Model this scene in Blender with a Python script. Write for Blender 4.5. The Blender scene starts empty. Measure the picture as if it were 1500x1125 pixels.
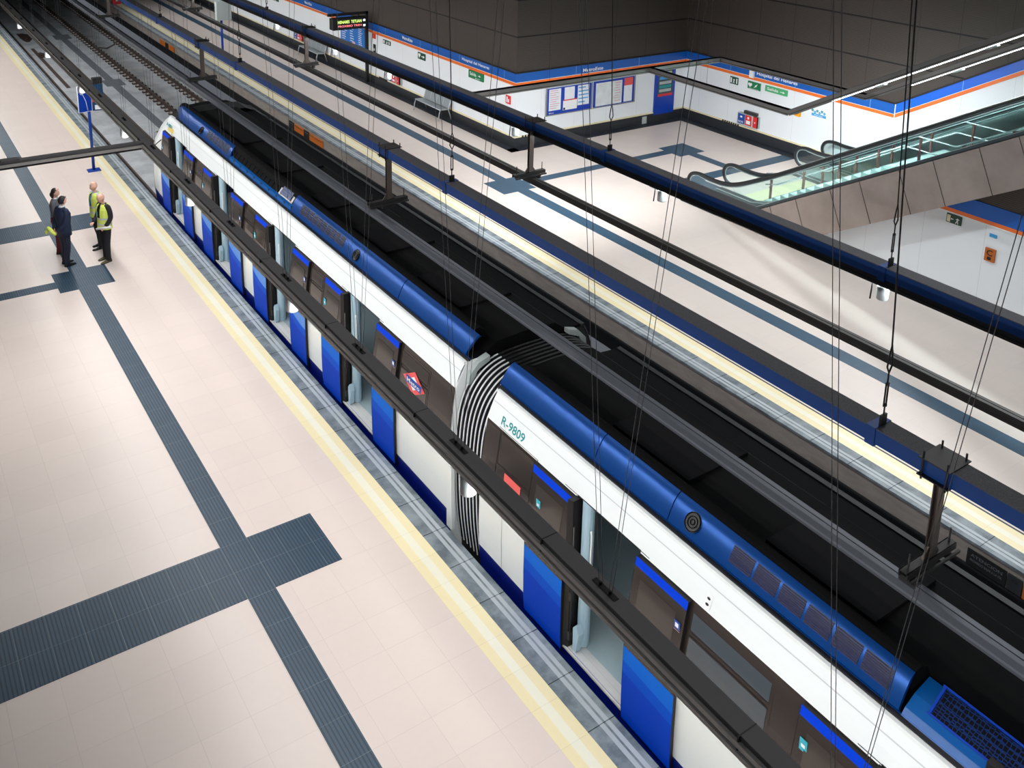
import bpy, bmesh, math, random
from mathutils import Vector, Matrix
random.seed(7)
S = bpy.context.scene
COL = bpy.context.collection
PI = math.pi

# ---------------------------------------------------------------- materials
def lin(c):
    c = c / 255.0
    return c / 12.92 if c <= 0.04045 else ((c + 0.055) / 1.055) ** 2.4
def rgb(r, g, b): return (lin(r), lin(g), lin(b), 1.0)
MATS = {}
def mat(name, col, rough=0.5, metal=0.0, noise=0.0, scale=6.0, bump=0.0, emit=None, estr=0.0, spec=0.5, coat=0.0, stretch=None):
    m = bpy.data.materials.new(name); m.use_nodes = True
    nt = m.node_tree; b = nt.nodes['Principled BSDF']
    b.inputs['Base Color'].default_value = rgb(*col)
    b.inputs['Roughness'].default_value = rough
    b.inputs['Metallic'].default_value = metal
    b.inputs['Specular IOR Level'].default_value = spec
    b.inputs['Coat Weight'].default_value = coat
    if emit:
        b.inputs['Emission Color'].default_value = rgb(*emit); b.inputs['Emission Strength'].default_value = estr
    if noise > 0 or bump > 0:
        tc = nt.nodes.new('ShaderNodeTexCoord'); mp = nt.nodes.new('ShaderNodeMapping')
        nt.links.new(tc.outputs['Object'], mp.inputs['Vector'])
        if stretch: mp.inputs['Scale'].default_value = stretch
        nz = nt.nodes.new('ShaderNodeTexNoise'); nz.inputs['Scale'].default_value = scale; nz.inputs['Detail'].default_value = 4
        nt.links.new(mp.outputs['Vector'], nz.inputs['Vector'])
        if noise > 0:
            mx = nt.nodes.new('ShaderNodeMix'); mx.data_type = 'RGBA'
            c = rgb(*col)
            mx.inputs['A'].default_value = tuple(max(0, v * (1 - noise)) for v in c[:3]) + (1,)
            mx.inputs['B'].default_value = tuple(min(1, v * (1 + noise)) for v in c[:3]) + (1,)
            nt.links.new(nz.outputs['Fac'], mx.inputs['Factor'])
            nt.links.new(mx.outputs['Result'], b.inputs['Base Color'])
        if bump > 0:
            bp = nt.nodes.new('ShaderNodeBump'); bp.inputs['Strength'].default_value = bump; bp.inputs['Distance'].default_value = 0.01
            nt.links.new(nz.outputs['Fac'], bp.inputs['Height']); nt.links.new(bp.outputs['Normal'], b.inputs['Normal'])
    MATS[name] = m
    return m

def N(m, t, **kw):
    n = m.node_tree.nodes.new(t)
    for k, v in kw.items(): setattr(n, k, v)
    return n
def L(m, a, b): m.node_tree.links.new(a, b)
def mth(m, op, a, b=None, c=None):
    n = N(m, 'ShaderNodeMath', operation=op)
    for i, v in enumerate((a, b, c)):
        if v is None: continue
        if isinstance(v, (int, float)): n.inputs[i].default_value = v
        else: L(m, v, n.inputs[i])
    return n.outputs[0]
def worldxyz(m):
    g = N(m, 'ShaderNodeNewGeometry'); s = N(m, 'ShaderNodeSeparateXYZ'); L(m, g.outputs['Position'], s.inputs[0]); return s.outputs, g
def mixc(m, fac, a, b):
    n = N(m, 'ShaderNodeMix', data_type='RGBA')
    for k, v in (('Factor', fac), ('A', a), ('B', b)):
        if isinstance(v, (int, float)): n.inputs[k].default_value = v
        elif isinstance(v, tuple): n.inputs[k].default_value = v
        else: L(m, v, n.inputs[k])
    return n.outputs['Result']
def grid_line(m, co, period, offset, width):
    # 1 on the joint
    a = mth(m, 'DIVIDE', mth(m, 'SUBTRACT', co, offset), period)
    f = mth(m, 'FRACT', a)
    d = mth(m, 'MINIMUM', f, mth(m, 'SUBTRACT', 1.0, f))
    return mth(m, 'LESS_THAN', d, width / period / 2)

def floor_tiles(name, c1, joint, period=0.602, ox=1.17, oy=10.08, width=0.008, rough=0.35, rowshift=0.0):
    m = mat(name, c1, rough=rough); b = m.node_tree.nodes['Principled BSDF']
    o, g = worldxyz(m)
    lx = grid_line(m, o[0], period, ox, width); ly = grid_line(m, o[1], 0.6, oy, width)
    ln = mth(m, 'MAXIMUM', lx, ly)
    cx = mth(m, 'FLOOR', mth(m, 'DIVIDE', mth(m, 'SUBTRACT', o[0], ox), period)); cy = mth(m, 'FLOOR', mth(m, 'DIVIDE', mth(m, 'SUBTRACT', o[1], oy), 0.6))
    cb = N(m, 'ShaderNodeCombineXYZ'); L(m, cx, cb.inputs[0]); L(m, cy, cb.inputs[1])
    wn = N(m, 'ShaderNodeTexWhiteNoise', noise_dimensions='3D'); L(m, cb.outputs[0], wn.inputs['Vector'])
    nz = N(m, 'ShaderNodeTexNoise'); nz.inputs['Scale'].default_value = 9; nz.inputs['Detail'].default_value = 5; L(m, g.outputs['Position'], nz.inputs['Vector'])
    nb = N(m, 'ShaderNodeTexNoise'); nb.inputs['Scale'].default_value = 0.7; L(m, g.outputs['Position'], nb.inputs['Vector'])
    f = mth(m, 'ADD', mth(m, 'MULTIPLY', wn.outputs['Value'], 0.35), mth(m, 'ADD', mth(m, 'MULTIPLY', nz.outputs['Fac'], 0.35), mth(m, 'MULTIPLY', nb.outputs['Fac'], 0.5)))
    c = rgb(*c1)
    col = mixc(m, f, tuple(v * 0.93 for v in c[:3]) + (1,), tuple(min(1, v * 1.03) for v in c[:3]) + (1,))
    col = mixc(m, ln, col, rgb(*joint))
    L(m, col, b.inputs['Base Color'])
    return m

def ribbed(name, c1, c2, axis, period, tile=0.4, off=(3.59, 10.08), jointcol=(150, 165, 175), across_joint=True, duty=0.38, rough=0.45):
    m = mat(name, c1, rough=rough); b = m.node_tree.nodes['Principled BSDF']
    o, g = worldxyz(m)
    f = mth(m, 'FRACT', mth(m, 'DIVIDE', o[axis], period))
    rb = mth(m, 'LESS_THAN', f, duty)
    nz = N(m, 'ShaderNodeTexNoise'); nz.inputs['Scale'].default_value = 3; L(m, g.outputs['Position'], nz.inputs['Vector'])
    cc = rgb(*c1)
    base = mixc(m, nz.outputs['Fac'], tuple(v * 0.8 for v in cc[:3]) + (1,), tuple(v * 1.25 for v in cc[:3]) + (1,))
    col = mixc(m, rb, base, rgb(*c2))
    j = mth(m, 'MAXIMUM', grid_line(m, o[0], tile, off[0], 0.006), grid_line(m, o[1], 0.6, off[1], 0.006))
    n2 = N(m, 'ShaderNodeTexNoise'); n2.inputs['Scale'].default_value = 1.3; L(m, g.outputs['Position'], n2.inputs['Vector'])
    j = mth(m, 'MULTIPLY', j, mth(m, 'MULTIPLY', n2.outputs['Fac'], 0.55))
    col = mixc(m, j, col, rgb(*jointcol))
    L(m, col, b.inputs['Base Color'])
    bp = N(m, 'ShaderNodeBump'); bp.inputs['Strength'].default_value = 0.4; bp.inputs['Distance'].default_value = 0.004
    L(m, mth(m, 'SUBTRACT', 1.0, rb), bp.inputs['Height']); L(m, bp.outputs['Normal'], b.inputs['Normal'])
    return m

def concrete(name, c1, c2, scale=1.2, rough=0.85, bump=0.3, lo=0.35, hi=0.65, sx=(1, 1, 1)):
    m = mat(name, c1, rough=rough); b = m.node_tree.nodes['Principled BSDF']
    g = N(m, 'ShaderNodeNewGeometry'); mp = N(m, 'ShaderNodeMapping'); mp.inputs['Scale'].default_value = sx; L(m, g.outputs['Position'], mp.inputs['Vector'])
    nz = N(m, 'ShaderNodeTexNoise'); nz.inputs['Scale'].default_value = scale; nz.inputs['Detail'].default_value = 8; nz.inputs['Roughness'].default_value = 0.65
    L(m, mp.outputs['Vector'], nz.inputs['Vector'])
    r = N(m, 'ShaderNodeMapRange'); r.inputs['From Min'].default_value = lo; r.inputs['From Max'].default_value = hi; L(m, nz.outputs['Fac'], r.inputs['Value'])
    L(m, mixc(m, r.outputs[0], rgb(*c1), rgb(*c2)), b.inputs['Base Color'])
    bp = N(m, 'ShaderNodeBump'); bp.inputs['Strength'].default_value = bump; bp.inputs['Distance'].default_value = 0.02
    L(m, nz.outputs['Fac'], bp.inputs['Height']); L(m, bp.outputs['Normal'], b.inputs['Normal'])
    return m

def panel_wall(name, c1, jc, axis, period, width=0.006, rough=0.3):
    m = mat(name, c1, rough=rough, spec=0.5); b = m.node_tree.nodes['Principled BSDF']
    o, g = worldxyz(m)
    ln = grid_line(m, o[axis], period, 0.1, width)
    nz = N(m, 'ShaderNodeTexNoise'); nz.inputs['Scale'].default_value = 0.8; L(m, g.outputs['Position'], nz.inputs['Vector'])
    c = rgb(*c1)
    base = mixc(m, nz.outputs['Fac'], tuple(v * 0.95 for v in c[:3]) + (1,), tuple(min(1, v * 1.02) for v in c[:3]) + (1,))
    L(m, mixc(m, ln, base, rgb(*jc)), b.inputs['Base Color'])
    return m

def mesh_panel(name, c1, c2, axis):
    # perforated metal sheet: tiny rows of slots, seams between sheets
    m = mat(name, c1, rough=0.55, metal=0.3); b = m.node_tree.nodes['Principled BSDF']
    o, g = worldxyz(m)
    za = mth(m, 'MULTIPLY', o[axis], 16.0); zz = mth(m, 'MULTIPLY', o[2], 22.0)
    zig = mth(m, 'PINGPONG', za, 0.5)
    f = mth(m, 'FRACT', mth(m, 'ADD', zz, zig))
    slot = mth(m, 'LESS_THAN', f, 0.42)
    seam = mth(m, 'MAXIMUM', grid_line(m, o[2], 1.27, 2.66, 0.055), grid_line(m, o[axis], 1.5, 0.4, 0.012))
    col = mixc(m, slot, rgb(*c1), rgb(*c2))
    col = mixc(m, seam, col, rgb(18, 17, 17))
    L(m, col, b.inputs['Base Color'])
    return m

def emis(name, col, strength):
    m = bpy.data.materials.new(name); m.use_nodes = True; nt = m.node_tree
    b = nt.nodes['Principled BSDF']; b.inputs['Base Color'].default_value = (0.8, 0.8, 0.8, 1)
    b.inputs['Emission Color'].default_value = rgb(*col); b.inputs['Emission Strength'].default_value = strength
    MATS[name] = m; return m
def glass(name, tint, mixf=0.88, rough=0.05):
    m = bpy.data.materials.new(name); m.use_nodes = True; nt = m.node_tree
    for n in list(nt.nodes): nt.nodes.remove(n)
    out = N(m, 'ShaderNodeOutputMaterial'); tr = N(m, 'ShaderNodeBsdfTransparent'); tr.inputs[0].default_value = rgb(*tint)
    gl = N(m, 'ShaderNodeBsdfGlossy'); gl.inputs['Roughness'].default_value = rough; gl.inputs[0].default_value = (.9, .95, .95, 1)
    mx = N(m, 'ShaderNodeMixShader'); mx.inputs[0].default_value = 1 - mixf
    L(m, tr.outputs[0], mx.inputs[1]); L(m, gl.outputs[0], mx.inputs[2]); L(m, mx.outputs[0], out.inputs[0])
    MATS[name] = m; return m

M = MATS
floor_tiles('tile_near', (228, 212, 203), (211, 198, 190), width=.006)
floor_tiles('tile_far', (222, 210, 202), (212, 200, 192), ox=14.14, width=.006)
floor_tiles('tile_yellow', (244, 230, 186), (224, 209, 168), width=0.006, ox=5.83, period=5, oy=8.27)
floor_tiles('tile_cream', (244, 239, 218), (228, 222, 200), width=0.006, ox=5.83, period=5, oy=8.27)
concrete('coping', (92, 102, 110), (140, 150, 156), scale=2.2, rough=0.5, bump=0.05, lo=.38, hi=.62)
mat('coping_strip', (175, 182, 187), rough=0.5, noise=.12, scale=3)
mat('joint_dark', (52, 58, 62), rough=.8)
ribbed('tactile_y', (46, 72, 92), (26, 44, 58), 0, 0.05)
ribbed('tactile_x', (46, 72, 92), (26, 44, 58), 0, 0.05)
ribbed('tactile_far', (56, 86, 108), (44, 70, 90), 0, 0.05, jointcol=(110, 135, 150))
ribbed('tactile_dark', (40, 46, 54), (34, 40, 47), 0, 0.6, jointcol=(70, 78, 85))
mat('plinth', (38, 42, 47), rough=0.45, noise=.2, scale=4)
mat('cream_trim', (232, 220, 180), rough=.5)
panel_wall('wall_white_y', (234, 239, 243), (190, 197, 203), 1, 1.5)
panel_wall('wall_white_x', (234, 239, 243), (190, 197, 203), 0, 1.5)
panel_wall('band_blue_y', (0, 88, 176), (120, 160, 210), 1, 3.0, width=0.02, rough=.35)
panel_wall('band_blue_x', (0, 88, 176), (120, 160, 210), 0, 3.0, width=0.02, rough=.35)
panel_wall('band_blue_up', (0, 100, 220), (120, 170, 230), 1, 3.0, width=0.02, rough=.35)
mat('band_orange', (236, 112, 36), rough=.4)
mesh_panel('mesh_y', (78, 70, 64), (50, 45, 42), 1)
mesh_panel('mesh_x', (78, 70, 64), (50, 45, 42), 0)
mat('black', (14, 14, 15), rough=.6)
mat('dark', (30, 30, 32), rough=.6)
concrete('ceiling_m', (40, 40, 42), (52, 52, 54), rough=.9)
concrete('slab', (172, 174, 178), (206, 208, 211), scale=1.0, bump=.2)
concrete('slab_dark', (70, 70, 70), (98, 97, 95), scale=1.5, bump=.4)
concrete('ballast_edge', (62, 56, 54), (104, 98, 95), scale=6, bump=.8)
mat('duct', (108, 112, 118), rough=.8, noise=.15, scale=2)
mat('rail_steel', (92, 74, 66), rough=.5, metal=.4, noise=.3, scale=8)
mat('rail_top', (96, 88, 84), rough=.6, metal=.4)
mat('rail_clip', (196, 192, 186), rough=.7, noise=.3)
mat('rail_pad', (84, 66, 60), rough=.8)
concrete('plat_wall', (152, 142, 134), (176, 164, 154), scale=2.0, bump=.1, lo=.3, hi=.7, sx=(1, 1, 4))
# beams
concrete('beam_top', (92, 93, 98), (120, 121, 126), scale=90, rough=.9, bump=.4)
mat('beam_blue', (0, 74, 156), rough=.5, noise=.08, scale=3)
mat('beam_dark', (122, 121, 124), rough=.55, noise=.06, scale=5)
mat('alu', (150, 148, 145), rough=.4, metal=.6, noise=.06, scale=4)
mat('edge_grey', (226, 224, 220), rough=.5); mat('alu_dark', (60, 59, 58), rough=.5, metal=.3)
mat('steel_post', (120, 110, 104), rough=.35, metal=.8)
mat('steel_dark', (66, 64, 64), rough=.5, metal=.5, noise=.1)
mat('cable', (40, 40, 42), rough=.5); mat('wire', (120, 120, 122), rough=.5)
mat('rail_grey', (112, 116, 124), rough=.45, metal=.5, noise=.06, scale=3)
mat('rail_grey_dark', (50, 51, 54), rough=.5, metal=.3)
mat('rail_brown', (54, 50, 48), rough=.5, metal=.3)
mat('white_plastic', (232, 232, 232), rough=.35)
mat('chrome', (200, 202, 205), rough=.15, metal=1.0)
emis('tube', (235, 250, 255), 16)
emis('led_yellow', (190, 235, 40), 1.6)
emis('led_red', (230, 30, 50), 1.4)
emis('led_white', (230, 240, 255), 3)
# train
mat('t_white', (236, 240, 240), rough=.25, coat=.3)
mat('t_seam', (196, 200, 200), rough=.4)
mat('t_brown', (50, 43, 39), rough=.16, spec=.4, noise=.05, scale=2)
mat('t_glass', (66, 59, 54), rough=.08, spec=.5)
mat('t_glass_light', (70, 77, 82), rough=.08, spec=.5)
mat('t_blue', (0, 62, 190), rough=.5, spec=.08)
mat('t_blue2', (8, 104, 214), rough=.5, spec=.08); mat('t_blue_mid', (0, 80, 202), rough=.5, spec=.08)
mat('t_blue3', (96, 146, 220), rough=.5, spec=.08)  # far door leaves: reflected light put into a paler blue
mat('t_stripe', (0, 60, 205), rough=.5, spec=.08); mat('t_skirt', (4, 24, 118), rough=.35)
mat('t_fairing', (0, 68, 142), rough=.36, coat=.0, metal=.5)
mat('t_fairing_base', (0, 86, 158), rough=.4)
mat('t_roof', (9, 9, 11), rough=.85, noise=.3, scale=3, spec=.15)
mat('t_roof2', (14, 13, 16), rough=.8, spec=.15)
mat('t_bellow', (22, 22, 24), rough=.55)
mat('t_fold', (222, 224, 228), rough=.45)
mat('t_rubber', (20, 18, 19), rough=.5)
mat('t_interior', (120, 134, 142), rough=.5)
mat('t_interior_dark', (60, 70, 78), rough=.35)
mat('t_floor', (158, 178, 184), rough=.45, noise=.05, scale=20)
mat('t_sill', (214, 214, 214), rough=.4, metal=.2, noise=.06, scale=12)
mat('t_pillar', (176, 206, 222), rough=.3)
mat('t_seat', (12, 50, 140), rough=.6)
mat('coral', (232, 96, 92), rough=.5)
mat('teal', (0, 138, 140), rough=.4)
mat('teal_light', (40, 170, 190), rough=.4)
mat('logo_red', (226, 84, 80), rough=.4)
mat('logo_blue', (24, 74, 160), rough=.4)
mat('logo_white', (240, 240, 240), rough=.4)
mat('yellow_led', (226, 200, 110), rough=.3)
mat('olive', (110, 118, 84), rough=.5)
# signs
mat('green', (0, 120, 70), rough=.4)
mat('green_dark', (10, 70, 46), rough=.4)
mat('green_light', (70, 170, 110), rough=.4)
mat('sign_white', (236, 238, 238), rough=.4)
mat('sign_blue', (0, 58, 168), rough=.35)
mat('map_blue', (20, 112, 196), rough=.4); mat('sign_teal', (0, 60, 96), rough=.3); mat('sign_red', (214, 40, 44), rough=.4)
mat('sign_orange', (214, 112, 24), rough=.45)
mat('ic_orange', (186, 96, 14), rough=.45)
mat('sign_yellow', (246, 170, 20), rough=.4)
mat('light_blue', (60, 160, 220), rough=.4)
mat('paper', (226, 230, 236), rough=.7, noise=.08, scale=9)
mat('map_paper', (214, 220, 222), rough=.7, noise=.22, scale=5)
mat('pink_text', (214, 170, 176), rough=.7)
mat('bench_steel', (196, 202, 206), rough=.35, metal=.4)
mat('bench_perf', (150, 158, 162), rough=.45, metal=.3, noise=.2, scale=40)
mat('post_blue', (0, 62, 160), rough=.4)
mat('vend_glass', (60, 74, 78), rough=.15)
mat('grey_panel', (176, 186, 184), rough=.6)
# escalator
glass('esc_glass', (242, 250, 249), .95)
mat('esc_rubber', (22, 24, 26), rough=.4)
mat('esc_trim', (170, 186, 188), rough=.3, metal=.6)
mat('esc_deck', (70, 80, 84), rough=.35, metal=.6)
concrete('esc_clad', (150, 138, 132), (168, 156, 150), scale=.8, rough=.38, bump=.02)
M['esc_clad'].node_tree.nodes['Principled BSDF'].inputs['Metallic'].default_value = .6
mat('esc_step', (206, 232, 228), rough=.5)
mat('stair_step', (206, 232, 228), rough=.6)
mat('stair_yellow', (232, 226, 184), rough=.6)
mat('post_brown', (110, 62, 54), rough=.4, metal=.3)
mat('rail_white', (214, 224, 226), rough=.25, metal=.6)
# people
mat('skin', (226, 176, 156), rough=.55)
mat('hair_dark', (36, 26, 24), rough=.6)
mat('hair_black', (34, 30, 34), rough=.6)
mat('navy', (22, 36, 66), rough=.7, noise=.12, scale=12)
mat('navy_trouser', (22, 30, 52), rough=.7)
mat('grey_tweed', (96, 98, 104), rough=.9, noise=.3, scale=60)
mat('maroon', (88, 20, 34), rough=.8)
mat('black_cloth', (24, 25, 30), rough=.8)
mat('shirt_white', (232, 234, 238), rough=.7)
mat('shirt_blue', (170, 190, 220), rough=.7)
mat('hi_vis', (226, 240, 110), rough=.6)
mat('reflective', (206, 212, 206), rough=.4)
mat('lanyard', (20, 120, 190), rough=.5)
mat('shoe_black', (22, 20, 22), rough=.35)
mat('boot_tan', (96, 84, 60), rough=.7)

# ---------------------------------------------------------------- mesh building
class MB:
    def __init__(s): s.v = []; s.f = []; s.m = []; s.sm = []
    def add(s, vs, fs, mi=0, smooth=False):
        o = len(s.v); s.v += [tuple(v) for v in vs]
        for f in fs: s.f.append(tuple(i + o for i in f)); s.m.append(mi); s.sm.append(smooth)
    def box(s, x0, x1, y0, y1, z0, z1, mi=0):
        vs = [(x, y, z) for x in (x0, x1) for y in (y0, y1) for z in (z0, z1)]
        s.add(vs, [(0, 1, 3, 2), (4, 6, 7, 5), (0, 4, 5, 1), (2, 3, 7, 6), (0, 2, 6, 4), (1, 5, 7, 3)], mi)
    def obox(s, c, ax, ay, az, mi=0):       # centre + three half vectors
        c, ax, ay, az = map(Vector, (c, ax, ay, az))
        vs = [c + ax * i + ay * j + az * k for i in (-1, 1) for j in (-1, 1) for k in (-1, 1)]
        s.add(vs, [(0, 1, 3, 2), (4, 6, 7, 5), (0, 4, 5, 1), (2, 3, 7, 6), (0, 2, 6, 4), (1, 5, 7, 3)], mi)
    def prism_y(s, prof, y0, y1, mi=0, caps=True, closed=True, smooth=False):   # prof of (x,z)
        n = len(prof); vs = [(x, y0, z) for x, z in prof] + [(x, y1, z) for x, z in prof]
        fs = [(i, (i + 1) % n, n + (i + 1) % n, n + i) for i in range(n if closed else n - 1)]
        s.add(vs, fs, mi, smooth)
        if caps and closed: s.add(vs, [tuple(range(n)), tuple(range(2 * n - 1, n - 1, -1))], mi)
    def prism_x(s, prof, x0, x1, mi=0):   # prof of (y,z)
        n = len(prof); vs = [(x0, y, z) for y, z in prof] + [(x1, y, z) for y, z in prof]
        s.add(vs, [(i, (i + 1) % n, n + (i + 1) % n, n + i) for i in range(n)] + [tuple(range(n)), tuple(range(2 * n - 1, n - 1, -1))], mi)
    def prism_z(s, prof, z0, z1, mi=0):
        n = len(prof); vs = [(x, y, z0) for x, y in prof] + [(x, y, z1) for x, y in prof]
        s.add(vs, [(i, (i + 1) % n, n + (i + 1) % n, n + i) for i in range(n)] + [tuple(range(n)), tuple(range(2 * n - 1, n - 1, -1))], mi)
    def quad(s, a, b, c, d, mi=0): s.add([a, b, c, d], [(0, 1, 2, 3)], mi)
    def tube(s, pts, r, n=8, mi=0, closed=False, caps=True):
        pts = [Vector(p) for p in pts]; k = len(pts); rr = r if isinstance(r, (list, tuple)) else [r] * k
        vs = []; prev = None
        for i, p in enumerate(pts):
            if closed: d = (pts[(i + 1) % k] - pts[i - 1])
            else: d = (pts[min(i + 1, k - 1)] - pts[max(i - 1, 0)])
            if d.length < 1e-9: d = Vector((0, 0, 1))
            d.normalize()
            if prev is None:
                u = d.orthogonal().normalized()
            else:
                u = (prev - d * prev.dot(d)); u = u.normalized() if u.length > 1e-6 else d.orthogonal().normalized()
            prev = u; w = d.cross(u)
            for j in range(n):
                a = 2 * PI * j / n; vs.append(p + (u * math.cos(a) + w * math.sin(a)) * rr[i])
        fs = []
        for i in range(k if closed else k - 1):
            for j in range(n):
                a = i * n + j; b = i * n + (j + 1) % n; c = ((i + 1) % k) * n + (j + 1) % n; d = ((i + 1) % k) * n + j
                fs.append((a, b, c, d))
        s.add(vs, fs, mi, True)
        if caps and not closed:
            o = len(s.v) - len(vs)
            s.f.append(tuple(o + j for j in range(n - 1, -1, -1))); s.m.append(mi); s.sm.append(False)
            s.f.append(tuple(o + (k - 1) * n + j for j in range(n))); s.m.append(mi); s.sm.append(False)
    def cyl(s, a, b, r, n=16, mi=0, r2=None): s.tube([a, b], [r, r if r2 is None else r2], n, mi)
    def lathe(s, c, prof, n=20, mi=0):       # prof of (r,z) from bottom to top round a vertical axis
        vs = []; 
        for r, z in prof:
            for j in range(n):
                a = 2 * PI * j / n; vs.append((c[0] + r * math.cos(a), c[1] + r * math.sin(a), c[2] + z))
        fs = [(i * n + j, i * n + (j + 1) % n, (i + 1) * n + (j + 1) % n, (i + 1) * n + j) for i in range(len(prof) - 1) for j in range(n)]
        fs += [tuple(range(n - 1, -1, -1)), tuple((len(prof) - 1) * n + j for j in range(n))]
        s.add(vs, fs, mi, True)
    def ball(s, c, r, sc=(1, 1, 1), mi=0, n=12):
        vs = []; m_ = n // 2
        for i in range(m_ + 1):
            t = PI * i / m_
            for j in range(n):
                a = 2 * PI * j / n; vs.append((c[0] + r * sc[0] * math.sin(t) * math.cos(a), c[1] + r * sc[1] * math.sin(t) * math.sin(a), c[2] + r * sc[2] * math.cos(t)))
        s.add(vs, [(i * n + j, (i + 1) * n + j, (i + 1) * n + (j + 1) % n, i * n + (j + 1) % n) for i in range(m_) for j in range(n)], mi, True)

def smooth_path(pts, n=6):
    out = []; P_ = [Vector(p) for p in pts]
    for i in range(len(P_) - 1):
        p0 = P_[max(i - 1, 0)]; p1 = P_[i]; p2 = P_[i + 1]; p3 = P_[min(i + 2, len(P_) - 1)]
        for k in range(n):
            t = k / n; out.append(.5 * ((2 * p1) + (p2 - p0) * t + (2 * p0 - 5 * p1 + 4 * p2 - p3) * t * t + (3 * p1 - p0 - 3 * p2 + p3) * t ** 3))
    out.append(P_[-1]); return out
def base_of(o):
    p = Vector((0, 0, 0))
    while o is not None: p += Vector(o.location); o = o.parent
    return p
def build(name, mb, mats, parent=None, loc=None):
    """link mb (world coordinates) as ONE mesh object; loc = where its origin stands"""
    me = bpy.data.meshes.new(name)
    if isinstance(mats, str): mats = [mats]
    for k in mats: me.materials.append(M[k])
    base = base_of(parent) if parent else Vector((0, 0, 0))
    org = Vector(loc) if loc is not None else base
    me.from_pydata([tuple(Vector(v) - org) for v in mb.v], [], mb.f)
    me.polygons.foreach_set('material_index', mb.m); me.polygons.foreach_set('use_smooth', mb.sm)
    me.update()
    bm = bmesh.new(); bm.from_mesh(me); bmesh.ops.recalc_face_normals(bm, faces=bm.faces[:]); bm.to_mesh(me); bm.free()
    o = bpy.data.objects.new(name, me); COL.objects.link(o)
    o.location = org - base
    if parent: o.parent = parent
    return o
def struct(name, mb, mats):
    o = build(name, mb, mats); o['kind'] = 'structure'; return o
def tag(o, label, cat, group=None):
    o['label'] = label; o['category'] = cat
    if group: o['group'] = group
    return o
def thing(name, label, cat, loc, group=None):
    o = bpy.data.objects.new(name, None); COL.objects.link(o); o.location = loc; o.empty_display_size = .2
    return tag(o, label, cat, group)
def label(o, t): o['label'] = t; return o

def text_mesh(txt):
    cu = bpy.data.curves.new('t', 'FONT'); cu.body = txt; cu.fill_mode = 'FRONT'
    cu.resolution_u = 3; cu.offset = .016
    ob = bpy.data.objects.new('t', cu); COL.objects.link(ob)
    dg = bpy.context.evaluated_depsgraph_get(); me = bpy.data.meshes.new_from_object(ob.evaluated_get(dg))
    vs = [v.co.copy() for v in me.vertices]; fs = [tuple(p.vertices) for p in me.polygons]
    bpy.data.objects.remove(ob); bpy.data.curves.remove(cu); bpy.data.meshes.remove(me)
    x0 = min(v.x for v in vs); x1 = max(v.x for v in vs); y0 = min(v.y for v in vs); y1 = max(v.y for v in vs)
    return [((v.x - x0) / (x1 - x0), (v.y - y0) / (y1 - y0)) for v in vs], fs
def put_text(mb, txt, O, u, v, w, h, mi=0, off=(0, 0, 0)):
    """text in the rectangle that starts at O and runs w along u and h along v"""
    O, u, v, off = map(Vector, (O, u, v, off)); p, fs = text_mesh(txt)
    mb.add([O + off + u * (a * w) + v * (b * h) for a, b in p], fs, mi)
Zv = (0, 0, 1); UY = (0, -1, 0); UX = (1, 0, 0)

# ================================================================ SETTING
mb = MB(); mb.box(-7, 5.83, -6, 75, -.3, 0); struct('floor', mb, 'tile_near')
mb = MB(); mb.box(14.14, 26.6, -6, 75, -.3, 0); struct('floor_far', mb, 'tile_far')
def edge(sign, x_in, name1, name2):
    # yellow warning band and grey coping, mirrored for the far platform
    X = lambda d: x_in + sign * d
    def bx(mb, a, b, z0, z1, mi=0, y0=-6, y1=75):
        p, q = sorted((X(a), X(b))); mb.box(p, q, y0, y1, z0, z1, mi)
    m1 = MB(); bx(m1, 0, .14, -.3, 0, 0); bx(m1, .14, .27, -.3, .001, 1); bx(m1, .27, .41, -.3, 0, 0); struct(name1, m1, ['tile_yellow', 'tile_cream'])
    m2 = MB(); bx(m2, .41, .82, -.04, 0.0, 0)
    for a, b in ((.585, .645), (.675, .735)): bx(m2, a, b, 0, .004, 1)
    y = 7.88
    while y < 75:
        bx(m2, .41, .82, 0, .0045, 2, y - .004, y + .004); y += .8
    y = 7.08
    while y > -5:
        bx(m2, .41, .82, 0, .0045, 2, y - .004, y + .004); y -= .8
    struct(name2, m2, ['coping', 'coping_strip', 'joint_dark'])
edge(1, 5.83, 'trim_1', 'trim_2')
edge(-1, 14.10, 'trim_3', 'trim_4')
mb = MB(); mb.box(14.09, 14.15, -6, 75, -.3, -.001); struct('trim_5', mb, 'plinth')
# tactile guide paths (near platform)
T = .003
mb = MB()
mb.box(3.59, 3.99, -6, 75, 0, T)
struct('trim_6', mb, 'tactile_y')
mb = MB()
mb.box(3.19, 3.59, 22.62, 23.78, 0, T); mb.box(3.99, 4.40, 22.62, 23.78, 0, T)
mb.box(-7, 3.59, 11.30, 12.5, 0, T); mb.box(3.99, 5.01, 11.30, 12.5, 0, T)
mb.box(-7, 3.59, 26.36, 27.5, 0, T); mb.box(3.99, 4.9, 26.36, 27.5, 0, T)
mb.box(-7, 3.19, 22.92, 23.30, 0, T)
struct('trim_7', mb, 'tactile_x')
# far platform guide paths
mb = MB()
mb.box(16.10, 16.50, -6, 22.74, 0, T); mb.box(16.05, 16.45, 23.9, 75, 0, T); mb.box(15.6, 16.8, 22.74, 23.9, 0, T)
mb.box(16.8, 22.87, 23.12, 23.5, 0, T); mb.box(22.87, 24.05, 22.7, 23.8, 0, T); mb.box(23.27, 23.65, 20.9, 22.7, 0, T)
mb.box(19.9, 26.1, 20.5, 21.0, 0, T); mb.box(21.2, 21.8, 19.2, 20.5, 0, T)
struct('trim_8', mb, 'tactile_far')
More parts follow.
